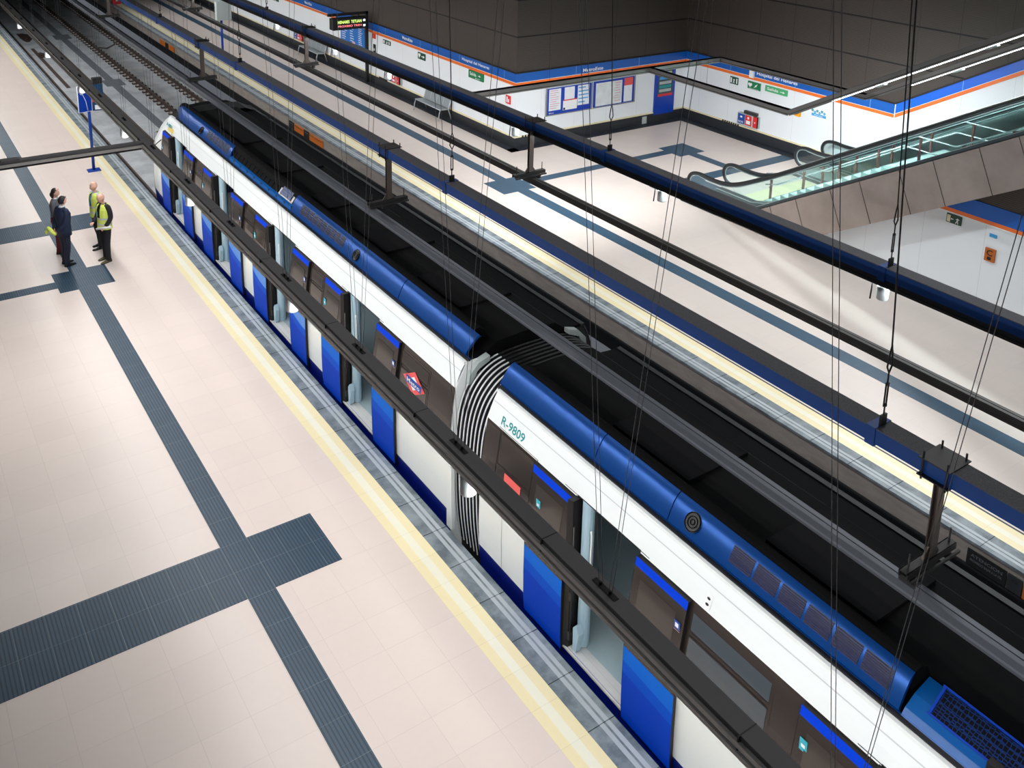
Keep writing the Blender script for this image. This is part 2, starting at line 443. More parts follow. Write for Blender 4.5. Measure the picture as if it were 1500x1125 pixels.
# dark floor border along the walls
mb = MB()
mb.box(18.12, 18.5, 26.05, 75, 0, T); mb.box(18.12, 26.6, 26.02, 26.4, 0, T); mb.box(26.1, 26.6, 18.0, 26.02, 0, T)
struct('trim_9', mb, 'tactile_dark')
# walls: white panels + plinth + cream trim + blue/orange band + perforated sheet above
def wall_y(x, y0, y1, side):
    m = MB(); m.box(x, x + .3, y0, y1, .36, 2.22); struct('wall_' + side, m, 'wall_white_y')
    m = MB(); m.box(x - .03, x + .3, y0, y1, 0, .36); struct('baseboard_' + side, m, 'plinth')
def wall_band_y(x, y0, y1, n, top=14, blue='band_blue_y'):
    m = MB(); m.box(x - .035, x + .1, y0, y1, .36, .41); struct('trim_%d' % n, m, 'cream_trim')
    m = MB(); m.box(x - .02, x + .3, y0, y1, 2.22, 2.33, 0); m.box(x - .025, x + .3, y0, y1, 2.33, 2.345, 2); m.box(x - .02, x + .3, y0, y1, 2.345, 2.66, 1)
    struct('trim_%d' % (n + 1), m, ['band_orange', blue, 'sign_white'])
    m = MB(); m.box(x - .05, x + .3, y0, y1, 2.66, 2.70); struct('trim_%d' % (n + 2), m, 'black')
    m = MB(); m.box(x, x + .3, y0, y1, 2.70, top); struct('wall_upper_%d' % n, m, 'mesh_y')
wall_y(18.5, 26.7, 75, 'left'); wall_band_y(18.5, 26.7, 75, 10)
m = MB(); m.box(18.5, 26.6, 26.4, 26.7, .36, 2.22); struct('wall_back', m, 'wall_white_x')
m = MB(); m.box(18.47, 26.6, 26.37, 26.7, 0, .36); struct('baseboard_back', m, 'plinth')
m = MB(); m.box(18.465, 26.6, 26.365, 26.5, .36, .41); struct('trim_20', m, 'cream_trim')
m = MB(); m.box(18.48, 26.6, 26.38, 26.7, 2.22, 2.33, 0); m.box(18.48, 26.6, 26.375, 26.7, 2.33, 2.345, 2); m.box(18.48, 26.6, 26.38, 26.7, 2.345, 2.66, 1)
struct('trim_21', m, ['band_orange', 'band_blue_x', 'sign_white'])
m = MB(); m.box(18.45, 26.6, 26.35, 26.7, 2.66, 2.70); struct('trim_22', m, 'black')
m = MB(); m.box(18.5, 26.6, 26.4, 26.7, 2.70, 14); struct('wall_upper_back', m, 'mesh_x')
# right wall: white field climbs with the escalators for y < 17.25
yk = 17.2; sl = .5774; yend = 2.0; H2 = (yk - yend) * sl
m = MB(); m.prism_x([(26.7, .36), (yend, .36), (yend, 2.22 + H2), (yk, 2.22), (26.7, 2.22)], 26.6, 26.9); struct('wall_right', m, 'wall_white_y')
m = MB(); m.box(26.57, 26.9, 18.5, 26.4, 0, .36); struct('baseboard_right', m, 'plinth')
m = MB(); m.box(26.565, 26.7, 18.5, 26.4, .36, .41); struct('trim_23', m, 'cream_trim')
m = MB()
for (a, b, mi, dx) in ((2.22, 2.33, 0, .02), (2.33, 2.345, 2, .025), (2.345, 2.66, 1, .02)):
    m.box(26.6 - dx, 26.9, yk, 26.4, a, b, mi)
struct('trim_24', m, ['band_orange', 'band_blue_y', 'sign_white'])
m = MB()
for (a, b, mi, dx) in ((2.22, 2.34, 0, .02), (2.34, 2.355, 2, .025), (2.355, 2.70, 1, .02)):
    m.prism_x([(yk, a), (yk, b), (yend, b + H2), (yend, a + H2)], 26.6 - dx, 26.9, mi)
m.prism_x([(yk + .01, 2.22), (yk + .01, 2.67), (yk - .02, 2.70), (yk - .02, 2.24)], 26.57, 26.6, 2)
struct('trim_25', m, ['band_orange', 'band_blue_up', 'sign_white'])
m = MB(); m.box(26.55, 26.9, yk, 26.4, 2.66, 2.70); m.prism_x([(yk, 2.66), (yk, 2.72), (yend, 2.74 + H2), (yend, 2.70 + H2)], 26.55, 26.9); struct('trim_26', m, 'black')
m = MB(); m.prism_x([(26.4, 2.70), (yk, 2.70), (yend, 2.70 + H2), (yend, 14), (26.4, 14)], 26.6, 26.9); struct('wall_upper_right', m, 'mesh_y')
# low wall that carries on under the escalator
xw = 20.4
def under(z): return 14.743 - (z - .55) / .5774      # y where the escalator underside has height z
def uslab(mb, z0, z1, x0, x1, mi=0): mb.prism_x([(-6, z0), (under(z0), z0), (under(z1), z1), (-6, z1)], x0, x1, mi)
m = MB(); uslab(m, 0, 2.24, xw, xw + .2); struct('wall_under', m, 'wall_white_y')
m = MB(); uslab(m, 2.24, 2.27, xw - .02, xw + .2, 2); uslab(m, 2.27, 2.36, xw - .02, xw + .2, 0); uslab(m, 2.36, 2.72, xw - .02, xw + .2, 1); struct('trim_27', m, ['band_orange', 'band_blue_y', 'sign_white'])
m = MB(); uslab(m, 2.72, 6.0, xw, xw + .2); struct('wall_upper_under', m, 'mesh_y')
# track bed, platform fronts
m = MB(); m.box(6.65, 13.28, -6, 120, -1.5, -1.25); struct('floor_trackbed', m, 'slab')
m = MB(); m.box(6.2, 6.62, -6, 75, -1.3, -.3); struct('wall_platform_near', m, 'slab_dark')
m = MB(); m.box(13.30, 13.7, -6, 75, -.44, -.045); struct('wall_platform_far', m, 'plat_wall')
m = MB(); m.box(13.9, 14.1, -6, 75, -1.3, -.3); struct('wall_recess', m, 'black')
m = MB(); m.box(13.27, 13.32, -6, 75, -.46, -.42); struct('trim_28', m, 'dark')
m = MB(); m.box(9.72, 10.08, -6, 120, -1.25, -1.235)
for y in (12, 24.5, 37.4, 47.2, 60): m.box(9.5, 10.35, y, y + 1.3, -1.25, -1.23)
struct('trim_29', m, 'duct')
m = MB(); m.box(6.62, 7.30, -6, 100, -1.25, -1.20)
for i in range(240):
    y = 18 + i * .32 + random.uniform(-.1, .1); m.box(7.24, 7.32 + random.uniform(0, .12), y, y + random.uniform(.15, .33), -1.25, -1.2)
struct('trim_30', m, 'ballast_edge')
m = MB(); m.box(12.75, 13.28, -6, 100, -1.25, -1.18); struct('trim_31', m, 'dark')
m = MB(); m.box(7.84, 8.02, 47.8, 58, -1.25, -1.245); struct('trim_32', m, 'rail_pad')
# end wall beyond the platforms: tunnel mouth
m = MB(); m.box(-7, 6.6, 75, 75.5, 0, 14); m.box(13.3, 27, 75, 75.5, 0, 14); m.box(6.6, 13.3, 75, 75.5, 4.5, 14); struct('wall_far', m, 'ceiling_m')
m = MB(); m.box(6.4, 6.6, 75, 120, -1.5, 4.7); m.box(13.3, 13.5, 75, 120, -1.5, 4.7); m.box(6.4, 13.5, 75, 120, 4.5, 4.7); m.box(6.4, 13.5, 120, 120.2, -1.5, 4.7); struct('wall_tunnel', m, 'ceiling_m')
m = MB(); m.box(-7.2, 27, -6, 75.5, 14, 14.3); struct('ceiling', m, 'ceiling_m')
m = MB(); m.box(-7.3, -7, -6, 75.5, 0, 14); struct('wall_side', m, 'ceiling_m')

# ================================================================ TRACKS
def rail_track(xc, lbl, y0, y1, showclips):
    t = thing('railway_track', lbl, 'track', (xc, 0, -1.25))
    for s_ in (-1, 1):
        x = xc + s_ * .75
        m = MB(); m.prism_y([(x - .065, -1.20), (x + .065, -1.20), (x + .065, -1.19), (x + .012, -1.17), (x + .012, -1.10), (x + .035, -1.09), (x + .035, -1.055), (x - .035, -1.055), (x - .035, -1.09), (x - .012, -1.10), (x - .012, -1.17), (x - .065, -1.19)], y0, y1, 0)
        m.box(x - .03, x + .03, y0, y1, -1.056, -1.05, 1)
        m.box(x - .12, x + .12, y0, y1, -1.25, -1.2, 2)
        build('running_rail', m, ['rail_steel', 'rail_top', 'rail_pad'], t)
        if not showclips: continue
        m = MB(); y = y0 + .3
        while y < min(y1, 75):
            for q in (-1, 1):
                m.box(x + q * .07, x + q * .24, y, y + .2, -1.25, -1.19, 0); m.box(x + q * .10, x + q * .19, y + .05, y + .15, -1.19, -1.13, 1)
            y += .62
        c = build('rail_fastenings', m, ['rail_pad', 'rail_clip'], t); c['kind'] = 'stuff'
    return t
rail_track(8.18, 'near railway track under the stopped train, running on beyond its nose', -6, 118, False)
rail_track(11.60, 'far railway track, empty, beside the far platform edge', -6, 118, True)
# cables and rubble lying on the slab
m = MB(); m.tube([(7.6, 30.5, -1.23), (8.0, 31.3, -1.23), (8.6, 31.2, -1.22), (9.6, 31.6, -1.22), (10.6, 31.9, -1.22)], .03, 6)
tag(build('track_cable', m, 'rail_pad', loc=(8.6, 31.2, -1.23)), 'dark cable snaking across the slab just beyond the train nose', 'cable')
m = MB(); m.tube([(10.95, 56.5, -1.2), (11.4, 56.0, -1.2), (12.0, 56.9, -1.2), (12.3, 58.3, -1.2)], .035, 6)
tag(build('track_cable', m, 'rail_pad', loc=(11.4, 56, -1.2)), 'dark cable looped between the far rails in the distance', 'cable')
def rubble(x, y, w, d, lbl):
    m = MB(); n = 14; pts = []
    for i in range(n):
        a = 2 * PI * i / n; r = random.uniform(.6, 1.0); pts.append((x + w * r * math.cos(a), y + d * r * math.sin(a)))
    m.prism_z(pts, -1.25, -1.20, 0)
    pts2 = [(x + (px - x) * .6, y + (py - y) * .6) for px, py in pts]; m.prism_z(pts2, -1.2, -1.13, 0)
    tag(build('rubble_heap', m, 'rail_steel', loc=(x, y, -1.25)), lbl, 'rubble')
rubble(8.03, 61.5, .35, 1.6, 'larger brown rubble heap on the slab at the far end')
rubble(8.05, 55.8, .28, .8, 'smaller brown rubble patch on the slab nearer the train')

# ================================================================ TRAIN
tr = thing('metro_train', 'white and blue metro train stopped with its doors open', 'train', (8.18, 10.75, -1.05))
XC = 8.18
side = [(-.95, 6.86), (-.3, 6.80), (.0, 6.765), (.18, 6.752), (.6, 6.742), (1.03, 6.742), (1.30, 6.75), (1.70, 6.785), (2.15, 6.85), (2.25, 6.868), (2.40, 6.915), (2.52, 6.97), (2.60, 7.02), (2.635, 7.065)]
def sx(z):
    for (z0, x0), (z1, x1) in zip(side, side[1:]):
        if z <= z1: return x0 + (x1 - x0) * (z - z0) / (z1 - z0)
    return side[-1][1]
def band(z): return 0 if z < .18 else 1 if z < 1.03 else 2 if z < 2.25 else 1
def side_strip(mb, y0, y1, z0, z1, off=0.0, mi=None, flip=False, cuts=()):
    zs = sorted({z0, z1} | {z for z, _ in side if z0 < z < z1} | {c for c in cuts if z0 < c < z1})
    for a, b in zip(zs, zs[1:]):
        xa, xb = sx(a) - off, sx(b) - off
        if flip: xa, xb = 2 * XC - xa, 2 * XC - xb
        mb.quad((xa, y0, a), (xa, y1, a), (xb, y1, b), (xb, y0, b), band((a + b) / 2) if mi is None else mi)
def car(name, y0, y1, doors, lbl, nose=False):
    """doors: list of (open0, open1) along y"""
    m = MB()
    ys = [y0]
    for a, b in sorted(doors): ys += [a, b]
    ys.append(y1)
    for i in range(0, len(ys) - 1):
        if i % 2 == 0: side_strip(m, ys[i], ys[i + 1], -.95, 2.635)
        else:
            side_strip(m, ys[i], ys[i + 1], -.95, .08); side_strip(m, ys[i], ys[i + 1], 2.28, 2.635)
    side_strip(m, y0, y1, -.95, 2.635, flip=True)
    # header rail over each door, white lip on top
    for x0, x1, z0, z1, mi in ((7.02, 7.10, 2.60, 2.645, 1), (9.26, 9.34, 2.60, 2.645, 3)): m.box(x0, x1, y0, y1, z0, z1, mi)
    # door reveals
    for a, b in doors:
        for y in (a, b): m.quad((6.77, y, .08), (7.0, y, .08), (7.0, y, 2.28), (6.88, y, 2.28), 3)
        m.quad((6.76, a, .035), (7.0, a, .035), (7.0, b, .035), (6.76, b, .035), 3)
        m.quad((6.87, a, 2.28), (7.05, a, 2.28), (7.05, b, 2.28), (6.87, b, 2.28), 3)
    # end bulkheads as frames
    for y in ((y0, y1) if not nose else (y0,)):
        m.prism_y([(6.86, -.95), (6.75, .5), (6.76, 1.2), (6.87, 2.25), (7.06, 2.63), (7.3, 2.63), (7.3, -.95)], y - .02, y + .02, 1)
        m.prism_y([(9.5, -.95), (9.61, .5), (9.6, 1.2), (9.49, 2.25), (9.3, 2.60), (9.06, 2.60), (9.06, -.95)], y - .02, y + .02, 4)
    m.box(6.9, 9.46, y0, y1, -.95, -.3, 4)
    if nose:
        # loft of shrinking rings for the cab front
        ring = [(z, x) for z, x in side] 
        prof = [(x, z) for z, x in side] + [(7.4, 2.80), (8.18, 2.84), (8.96, 2.80)] + [(2 * XC - x, z) for z, x in reversed(side)]
        secs = [(y1, 1.0, 0), (y1 + .6, .995, .01), (y1 + 1.15, .975, .04), (y1 + 1.5, .93, .10), (y1 + 1.72, .85, .2), (y1 + 1.84, .7, .35)]
        n = len(prof); vs = []
        for y, k, dz in secs:
            for x, z in prof:
                zz = z if z < .4 else .4 + (z - .4) * (1 - dz * .55)
                yy = y - (max(0, zz - 1.5) * .85 + max(0, zz - .6) * .12) * (k < 1)
                vs.append((XC + (x - XC) * k, yy, zz))
        for i in range(len(secs) - 1):
            for j in range(n - 1):
                z = (prof[j][1] + prof[j + 1][1]) / 2
                blue = i >= 3
                mi = 0 if z < .18 else (4 if z > 2.62 or (prof[j][0] > 7.3 and prof[j + 1][0] > 7.3 and z > 2.3) else (5 if blue else 1))
                m.add([vs[i * n + j], vs[i * n + j + 1], vs[(i + 1) * n + j + 1], vs[(i + 1) * n + j]], [(0, 1, 2, 3)], mi, True)
        k = (len(secs) - 1) * n; m.add(vs[k:k + n], [tuple(range(n))], 6)
    body = label(build('car_body', m, ['t_skirt', 't_white', 't_brown', 't_rubber', 'black', 't_blue', 't_brown'], tr), lbl)
    # fine seams in the white cant rail
    m = MB()
    for z in (2.50,): m.quad((sx(z) - .002, y0, z), (sx(z) - .002, y1, z), (sx(z + .012) - .002, y1, z + .012), (sx(z + .012) - .002, y0, z + .012), 0)
    build('cant_rail_seam', m, 't_seam', body)
    # roof
    m = MB(); ye = y1 + (.9 if nose else 0)
    m.prism_y([(7.06, 2.55), (7.10, 2.63), (7.42, 2.66), (7.6, 2.80), (8.18, 2.83), (8.76, 2.80), (8.94, 2.66), (9.26, 2.63), (9.3, 2.55)], y0 + .03, ye if not nose else y1 + .05, 0)
    m.prism_y([(7.29, 2.90), (7.335, 2.968), (7.39, 2.985), (7.46, 2.98), (7.54, 2.93), (7.6, 2.80), (7.3, 2.80)], (y0 + .25 if nose else 3.86), y1 - (.1 if nose else .15), 0)
    if nose: m.prism_y([(7.35, 2.5), (7.45, 2.7), (7.6, 2.79), (8.18, 2.83), (8.76, 2.79), (8.95, 2.7), (9.0, 2.5)], y1 - .02, y1 + .35, 0)
    y = y0 + 1.2
    while y < y1 - 2.2:
        m.box(7.66, 8.70, y, y + random.choice((.9, 1.4, 1.8)), 2.8, 2.86, 1); y += 2.6
    roof = label(build('roof', m, ['t_roof', 't_roof2'], tr), 'black roof with low equipment covers')
    # interior
    m = MB(); m.box(6.96, 9.52, y0 + .1, y1 - .1, .02, .08, 0); build('interior_floor', m, 't_floor', tr)
    m = MB()
    m.box(9.42, 9.5, y0 + .1, y1 - .1, .08, 1.0, 0); m.box(9.42, 9.5, y0 + .1, y1 - .1, 1.0, 2.0, 1); m.box(9.35, 9.5, y0 + .1, y1 - .1, 2.0, 2.4, 0)
    m.box(7.0, 9.4, y0 + .1, y1 - .1, 2.36, 2.44, 0)
    y = y0 + .3
    while y < y1 - .3: m.box(9.40, 9.42, y, y + .03, .08, 2.3, 2); y += .62
    build('interior_lining', m, ['t_interior', 't_interior_dark', 't_seam'], tr)
    return body
fx0 = [(7.13, 2.655), (7.16, 2.73), (7.20, 2.82), (7.245, 2.90), (7.29, 2.95), (7.335, 2.972)]
def fxof(z):
    for (xa, za), (xb, zb) in zip(fx0, fx0[1:]):
        if za <= z <= zb: return xa + (xb - xa) * (z - za) / (zb - za)
    return 7.13
def fairing(y0, y1, lean0=0.0, lean1=0.0, m_='t_fairing', lbl=None):
    m = MB(); n = len(fx0)
    vs = [(x, y0 + lean0 * (z - 2.65) / .3, z) for x, z in fx0] + [(x, y1 + lean1 * (z - 2.65) / .3, z) for x, z in fx0]
    m.add(vs, [(i, i + 1, n + i + 1, n + i) for i in range(n - 1)], 0, True)
    vs2 = [(x + .03, y, z - .03) for x, y, z in vs]
    m.add(vs2, [(i, i + 1, n + i + 1, n + i) for i in range(n - 1)], 0, True)
    for k in (0, n): m.add(vs[k:k + n] + vs2[k:k + n], [(i, i + 1, n + i + 1, n + i) for i in range(n - 1)], 0)
    o = build('roof_fairing', m, m_, tr)
    if lbl: label(o, lbl)
    return o
def gutter(y0, y1):
    m = MB(); m.box(7.065, 7.13, y0, y1, 2.60, 2.66, 0); m.box(7.12, 7.135, y0, y1, 2.655, 2.668, 1); build('gutter', m, ['t_rubber', 't_fairing'], tr)
def fan(y, par, z=2.83):
    m = MB(); n = Vector((-.8, 0, .6)).normalized(); c = Vector((fxof(z), y, z))
    u = Vector((0, 1, 0)); w = n.cross(u)
    def disc(r, off, mi):
        vs = [c + n * off + (u * math.cos(2 * PI * i / 20) * 1 + w * math.sin(2 * PI * i / 20)) * r for i in range(20)]; m.add(vs, [tuple(range(20))], mi)
    disc(.115, .014, 0)
    for r in (.105, .065, .03):
        m.tube([c + n * .02 + (u * math.cos(2 * PI * i / 16) + w * math.sin(2 * PI * i / 16)) * r for i in range(16)], .006, 5, 1, closed=True)
    build('fan_port', m, ['t_rubber', 't_roof2'], par)
def louvre(y0, y1, par, nslat=9):
    m = MB(); za, zb = 2.745, 2.915
    for k in range(6):
        a = za + (zb - za) * k / 6; b = za + (zb - za) * (k + 1) / 6
        m.quad((fxof(a) - .004, y0, a), (fxof(a) - .004, y1, a), (fxof(b) - .004, y1, b), (fxof(b) - .004, y0, b), 0)
    for k in range(nslat):
        z = za + (zb - za) * (k + .5) / nslat; x = fxof(z)
        m.obox((x - .008, (y0 + y1) / 2, z), (.006, 0, -.004), (0, (y1 - y0) / 2, 0), (.002, 0, .002), 1)
    build('louvre', m, ['t_rubber', 't_skirt'], par)
# ---- car 2 (near) 
Y2 = 10.30
car('car', -4.5, Y2, [(7.03, 8.22), (2.62, 3.80), (-1.8, -.6)], 'nearer car with fleet number on its cant rail')
f = fairing(8.24 + .006, Y2 + .10, 0, -.06); f = fairing(6.90 + .006, 8.24 - .006)
f2 = fairing(3.86, 6.90 - .006, -.0, 0); fan(6.56, f2)
for k in range(6): louvre(5.98 - k * .335, 5.98 - k * .335 - .30, f2)
gutter(-4.5, Y2 + .05)
m = MB(); m.prism_y([(7.11, 2.655), (7.17, 2.72), (7.30, 2.80), (7.52, 2.86), (7.6, 2.7), (7.2, 2.6)], -4.5, 3.82); base = build('air_conditioner_casing', m, 't_fairing_base', tr); label(base, 'bright blue air conditioner casing')
m = MB()
mg = mat('grille_mesh', (16, 40, 92), rough=.35, metal=.5)
b_ = mg.node_tree.nodes['Principled BSDF']; vo = N(mg, 'ShaderNodeTexVoronoi'); vo.feature = 'DISTANCE_TO_EDGE'; vo.inputs['Scale'].default_value = 26; vo.inputs['Randomness'].default_value = 0.25
gg = N(mg, 'ShaderNodeNewGeometry'); L(mg, gg.outputs['Position'], vo.inputs['Vector'])
L(mg, mixc(mg, mth(mg, 'GREATER_THAN', vo.outputs['Distance'], .09), rgb(24, 56, 120), rgb(6, 7, 10)), b_.inputs['Base Color'])
y0, y1 = 1.6, 3.62
m.obox((7.335, (y0 + y1) / 2, 2.86), (.10, 0, .075), (0, (y1 - y0) / 2, 0), (-.01, 0, .013), 0)
build('hexagonal_grille', m, 'grille_mesh', base)
m = MB()
for dd in (-1, 1): m.obox((7.335 + dd * .11 - .004, (y0 + y1) / 2, 2.872 + dd * .083), (.008, 0, .006), (0, (y1 - y0) / 2 + .02, 0), (-.008, 0, .01), 0)
for y in (y0, y1): m.obox((7.33, y, 2.872), (.11, 0, .083), (0, .012, 0), (-.008, 0, .012), 0)
build('grille_frame', m, 'sign_blue', base)
m = MB(); m.box(7.17, 7.25, 2.95, 3.06, 2.72, 2.83); build('lifting_block', m, 't_rubber', base)
# ---- car 1 (far)
Y1 = 11.20
d1 = [(13.72, 15.00), (17.47, 18.75), (21.22, 22.45), (24.97, 26.15)]
car('car', Y1, 27.0, d1, 'farther car ending in the rounded cab', nose=True)
f1 = fairing(Y1 + .16, 13.54, -.09, 0); f1b = fairing(13.56, 18.35)
fan(15.28, f1b, 2.80)
for k in range(10): louvre(15.85 + k * .212, 15.85 + k * .212 + .18, f1b, 5)
f1c = fairing(22.3, 26.3, 0, .2); fan(24.6, f1c, 2.80)
for k in range(8): louvre(22.5 + k * .21, 22.5 + k * .21 + .17, f1c, 5)
# tapering front shell of the fairing
m = MB(); n = len(fx0)
secs = [(26.3, 0, 0), (26.6, .02, -.01), (26.95, .08, -.05), (27.2, .18, -.12)]
vs = []
for y, dx, dz in secs:
    for x, z in fx0: vs.append((x + dx, y + (z - 2.65) * .5, max(2.55, z + dz)))
m.add(vs, [(i * n + j, i * n + j + 1, (i + 1) * n + j + 1, (i + 1) * n + j) for i in range(3) for j in range(n - 1)], 0, True)
label(build('roof_fairing', m, 't_fairing', tr), 'tapered front end of the blue roof fairing')
gutter(Y1, 26.6)
# open service bay in the fairing of the far car
m = MB(); m.prism_y([(7.13, 2.655), (7.15, 2.74), (7.26, 2.76), (7.3, 2.66)], 18.38, 22.27, 0)
for k in range(8): y = 18.7 + k * .46; m.box(7.14, 7.17, y, y + .07, 2.66, 2.74, 1)
bay = label(build('open_equipment_bay', m, ['t_fairing_base', 't_rubber'], tr), 'open blue bay with dark radiator grilles')
m = MB(); m.obox((7.30, 20.75, 2.85), (.08, 0, .10), (0, 1.45, 0), (-.015, 0, .01), 0); 
for k in range(12): m.obox((7.29, 19.4 + k * .245, 2.865), (.08, 0, .10), (0, .008, 0), (-.01, 0, .01), 1)
build('radiator_grille', m, ['t_roof', 't_roof2'], bay)
m = MB(); m.obox((7.29, 18.85, 2.85), (.075, 0, .10), (0, .38, 0), (-.015, 0, .012), 0); m.obox((7.27, 18.85, 2.86), (.055, 0, .07), (0, .28, 0), (-.012, 0, .01), 1)
build('glazed_cover', m, ['alu', 'grille_mesh'], bay)
# cab side mirror hoop and marks
m = MB(); m.tube([(6.86 - .28 * math.sin(PI * i / 10), 27.3, 1.35 + .55 * (i / 10)) for i in range(11)], .014, 6)
label(build('mirror_hoop', m, 't_rubber', tr), 'thin black hoop beside the cab')
m = MB(); m.obox((sx(2.38) - .004, 26.5, 2.36), (0, .26, 0), (.02, 0, .06), (-.003, 0, .001)); label(build('livery_patch', m, 'yellow_led', tr), 'pale yellow patch above the cab door')

# ---- doors
def leaf(y0, y1, slant, stick=None, open_edge='low', dark=False):
    o = .055
    m = MB()
    side_strip(m, y0, y1, .0, .50, off=o, mi=0)
    # lighter bands of blue under the window
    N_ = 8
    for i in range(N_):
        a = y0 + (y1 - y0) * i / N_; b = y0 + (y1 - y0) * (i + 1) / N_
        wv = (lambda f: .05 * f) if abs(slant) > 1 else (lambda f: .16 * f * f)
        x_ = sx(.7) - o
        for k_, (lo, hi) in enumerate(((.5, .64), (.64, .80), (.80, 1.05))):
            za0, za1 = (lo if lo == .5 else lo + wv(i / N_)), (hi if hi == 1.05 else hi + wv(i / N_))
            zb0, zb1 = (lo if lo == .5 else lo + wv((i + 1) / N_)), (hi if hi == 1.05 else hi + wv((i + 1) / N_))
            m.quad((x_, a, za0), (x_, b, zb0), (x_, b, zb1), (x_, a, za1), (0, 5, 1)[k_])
    side_strip(m, y0, y1, 1.05, 2.13, off=o, mi=2); side_strip(m, y0, y1, 2.13, 2.235, off=o, mi=3); 
    side_strip(m, y0, y1, .0, 2.235, off=.01, mi=4)
    # rim
    for y in (y0, y1):
        zs = sorted({0, 2.235} | {z for z, _ in side if 0 < z < 2.235})
        for a, b in zip(zs, zs[1:]): m.quad((sx(a) - o - .003, y, a), (sx(a) - .01, y, a), (sx(b) - .01, y, b), (sx(b) - o - .003, y, b), 4)
    m.quad((sx(2.235) - o, y0, 2.235), (sx(2.235) - o, y1, 2.235), (sx(2.235), y1, 2.235), (sx(2.235), y0, 2.235), 4)
    m.quad((sx(0) - o, y0, 0), (sx(0) - o, y1, 0), (sx(0), y1, 0), (sx(0), y0, 0), 4)
    d = build('door_leaf', m, ['t_blue', 't_blue2' if abs(slant) > 1 else 't_blue3', 't_brown', 't_stripe', 't_rubber', 't_blue_mid'], tr)
    m = MB(); zz = [1.16, 1.3, 1.7, 2.02]
    for a, b in zip(zz, zz[1:]): m.quad((sx(a) - o - .004, y0 + .14, a), (sx(a) - o - .004, y1 - .12, a), (sx(b) - o - .004, y1 - .12, b), (sx(b) - o - .004, y0 + .14, b), 0)
    build('door_window', m, 't_glass', d)
    if stick: # small label: (y, z, material list)
        y, z, kind_ = stick; x = sx(z) - o - .008; m = MB()
        if kind_ == 'teal':
            m.obox((x, y, z), (0, .045, 0), (.0, 0, .07), (.002, 0, 0), 0); m.obox((x - .004, y, z - .005), (0, .022, 0), (0, 0, .018), (.001, 0, 0), 1)
        else:
            m.obox((x, y, z), (0, .045, 0), (0, 0, .05), (.002, 0, 0), 2); m.obox((x, y, z - .115), (0, .045, 0), (0, 0, .05), (.002, 0, 0), 3)
            m.obox((x - .004, y, z), (0, .024, 0), (0, 0, .026), (.001, 0, 0), 1); m.obox((x - .004, y, z - .115), (0, .026, 0), (0, 0, .02), (.001, 0, 0), 1)
        label(build('door_sticker', m, ['teal_light', 'logo_white', 'logo_blue', 'pink_text'], d), 'teal square pictogram sticker' if kind_ == 'teal' else 'blue and pink pictogram stickers')
    m = MB(); yb = (y0 + .16) if open_edge == 'high' else (y1 - .28); z = 1.12
    m.ball((sx(z) - o - .004, yb, 1.22), .045, (.3, 1, 1), 0); m.ball((sx(z) - o - .014, yb, 1.22), .026, (.3, 1, 1), 1)
    build('door_button', m, ['yellow_led', 'sign_yellow'], d)
    return d
def doorway(a, b, near=False):
    """fittings of one open doorway a..b (b = far side)"""
    m = MB(); m.box(6.735, 6.98, a - .04, b + .1, .04, .07, 0); m.box(6.77, 6.775, a, b, .071, .073, 1); m.box(6.86, 6.87, a, b, .071, .073, 1); build('door_sill', m, ['t_sill', 't_seam'], tr)
    m = MB(); m.prism_z([(6.76, b - .06), (6.90, b - .06), (6.90, b + .02), (6.73, b + .02)], .05, 2.26, 0)
    m.tube([(6.77, b - .08, .3), (6.77, b - .08, 1.9)], .014, 6, 1)
    for z in (.2, .8, 1.4): m.box(6.75, 6.8, b - .10, b - .05, z, z + .12, 1)
    build('door_seal', m, ['t_rubber', 'steel_dark'], tr)
    m = MB(); pts = []
    for i in range(9):
        t = -PI / 2 + PI * i / 8; pts.append((6.95 + .09 * math.sin(t) + .02, b - .10 - .10 * math.cos(t)))
    m.prism_z([(6.87, b - .10)] + pts + [(7.08, b - .10)], .08, 2.28, 0)
    m.tube([(6.90, b - .26, 1.05), (6.90, b - .275, 1.1), (6.90, b - .275, 1.85), (6.90, b - .26, 1.9)], .014, 6, 1)
    m.prism_x([(b - .2, .09), (b - .14, .09), (b - .13, .42), (b - .19, .5), (b - .25, .38)], 6.78, 6.86, 0)
    build('door_pillar', m, ['t_pillar', 'sign_white'], tr)
for (a, b) in [(7.03, 8.22), (2.62, 3.80)]:
    doorway(a, b)
leaf(8.24, 9.08, 2, (8.86, 1.78, 'teal'), 'high'); leaf(6.18, 7.03, 2, (6.27, 1.90, 'pict'))
leaf(3.82, 4.64, 2, (4.53, 1.88, 'teal'), 'high'); leaf(1.8, 2.60, 2)
for i, (a, b) in enumerate(d1):
    doorway(a, b)
    leaf(b + .02, b + .84, 2 if i == 0 else 1, (b + .74, 1.78, 'teal'), 'high'); 
    leaf(a - .84, a - .02, 2 if i == 0 else 1, (a - .74, 1.84, 'pict'))
# passenger windows between the doors
def side_window(y0, y1, frost=False, lite='t_glass_light', vent=True):
    m = MB(); o = .004
    side_strip(m, y0 - .04, y1 + .04, 1.08, 2.17, off=o, mi=0)
    w = build('window_frame', m, ['t_brown'], tr)
    m = MB(); side_strip(m, y0, y1, 1.12, 1.84, off=o + .004, mi=0); side_strip(m, y0, y1, 1.92, 2.13, off=o + .004, mi=0)
    build('window_pane', m, lite, w)
    m = MB(); side_strip(m, y0, y1, 1.845, 1.862, off=o + .01, mi=0); side_strip(m, y0, y1, 1.90, 1.915, off=o + .006, mi=0)
    build('window_bar', m, 't_rubber', w)
    return w
side_window(5.02, 6.12)
side_window(.5, 1.6)
for a, b in ((16.02, 16.58), (19.75, 20.36), (23.46, 24.08)): side_window(a, b, lite='t_glass')
side_window(11.95, 12.82, lite='t_glass')
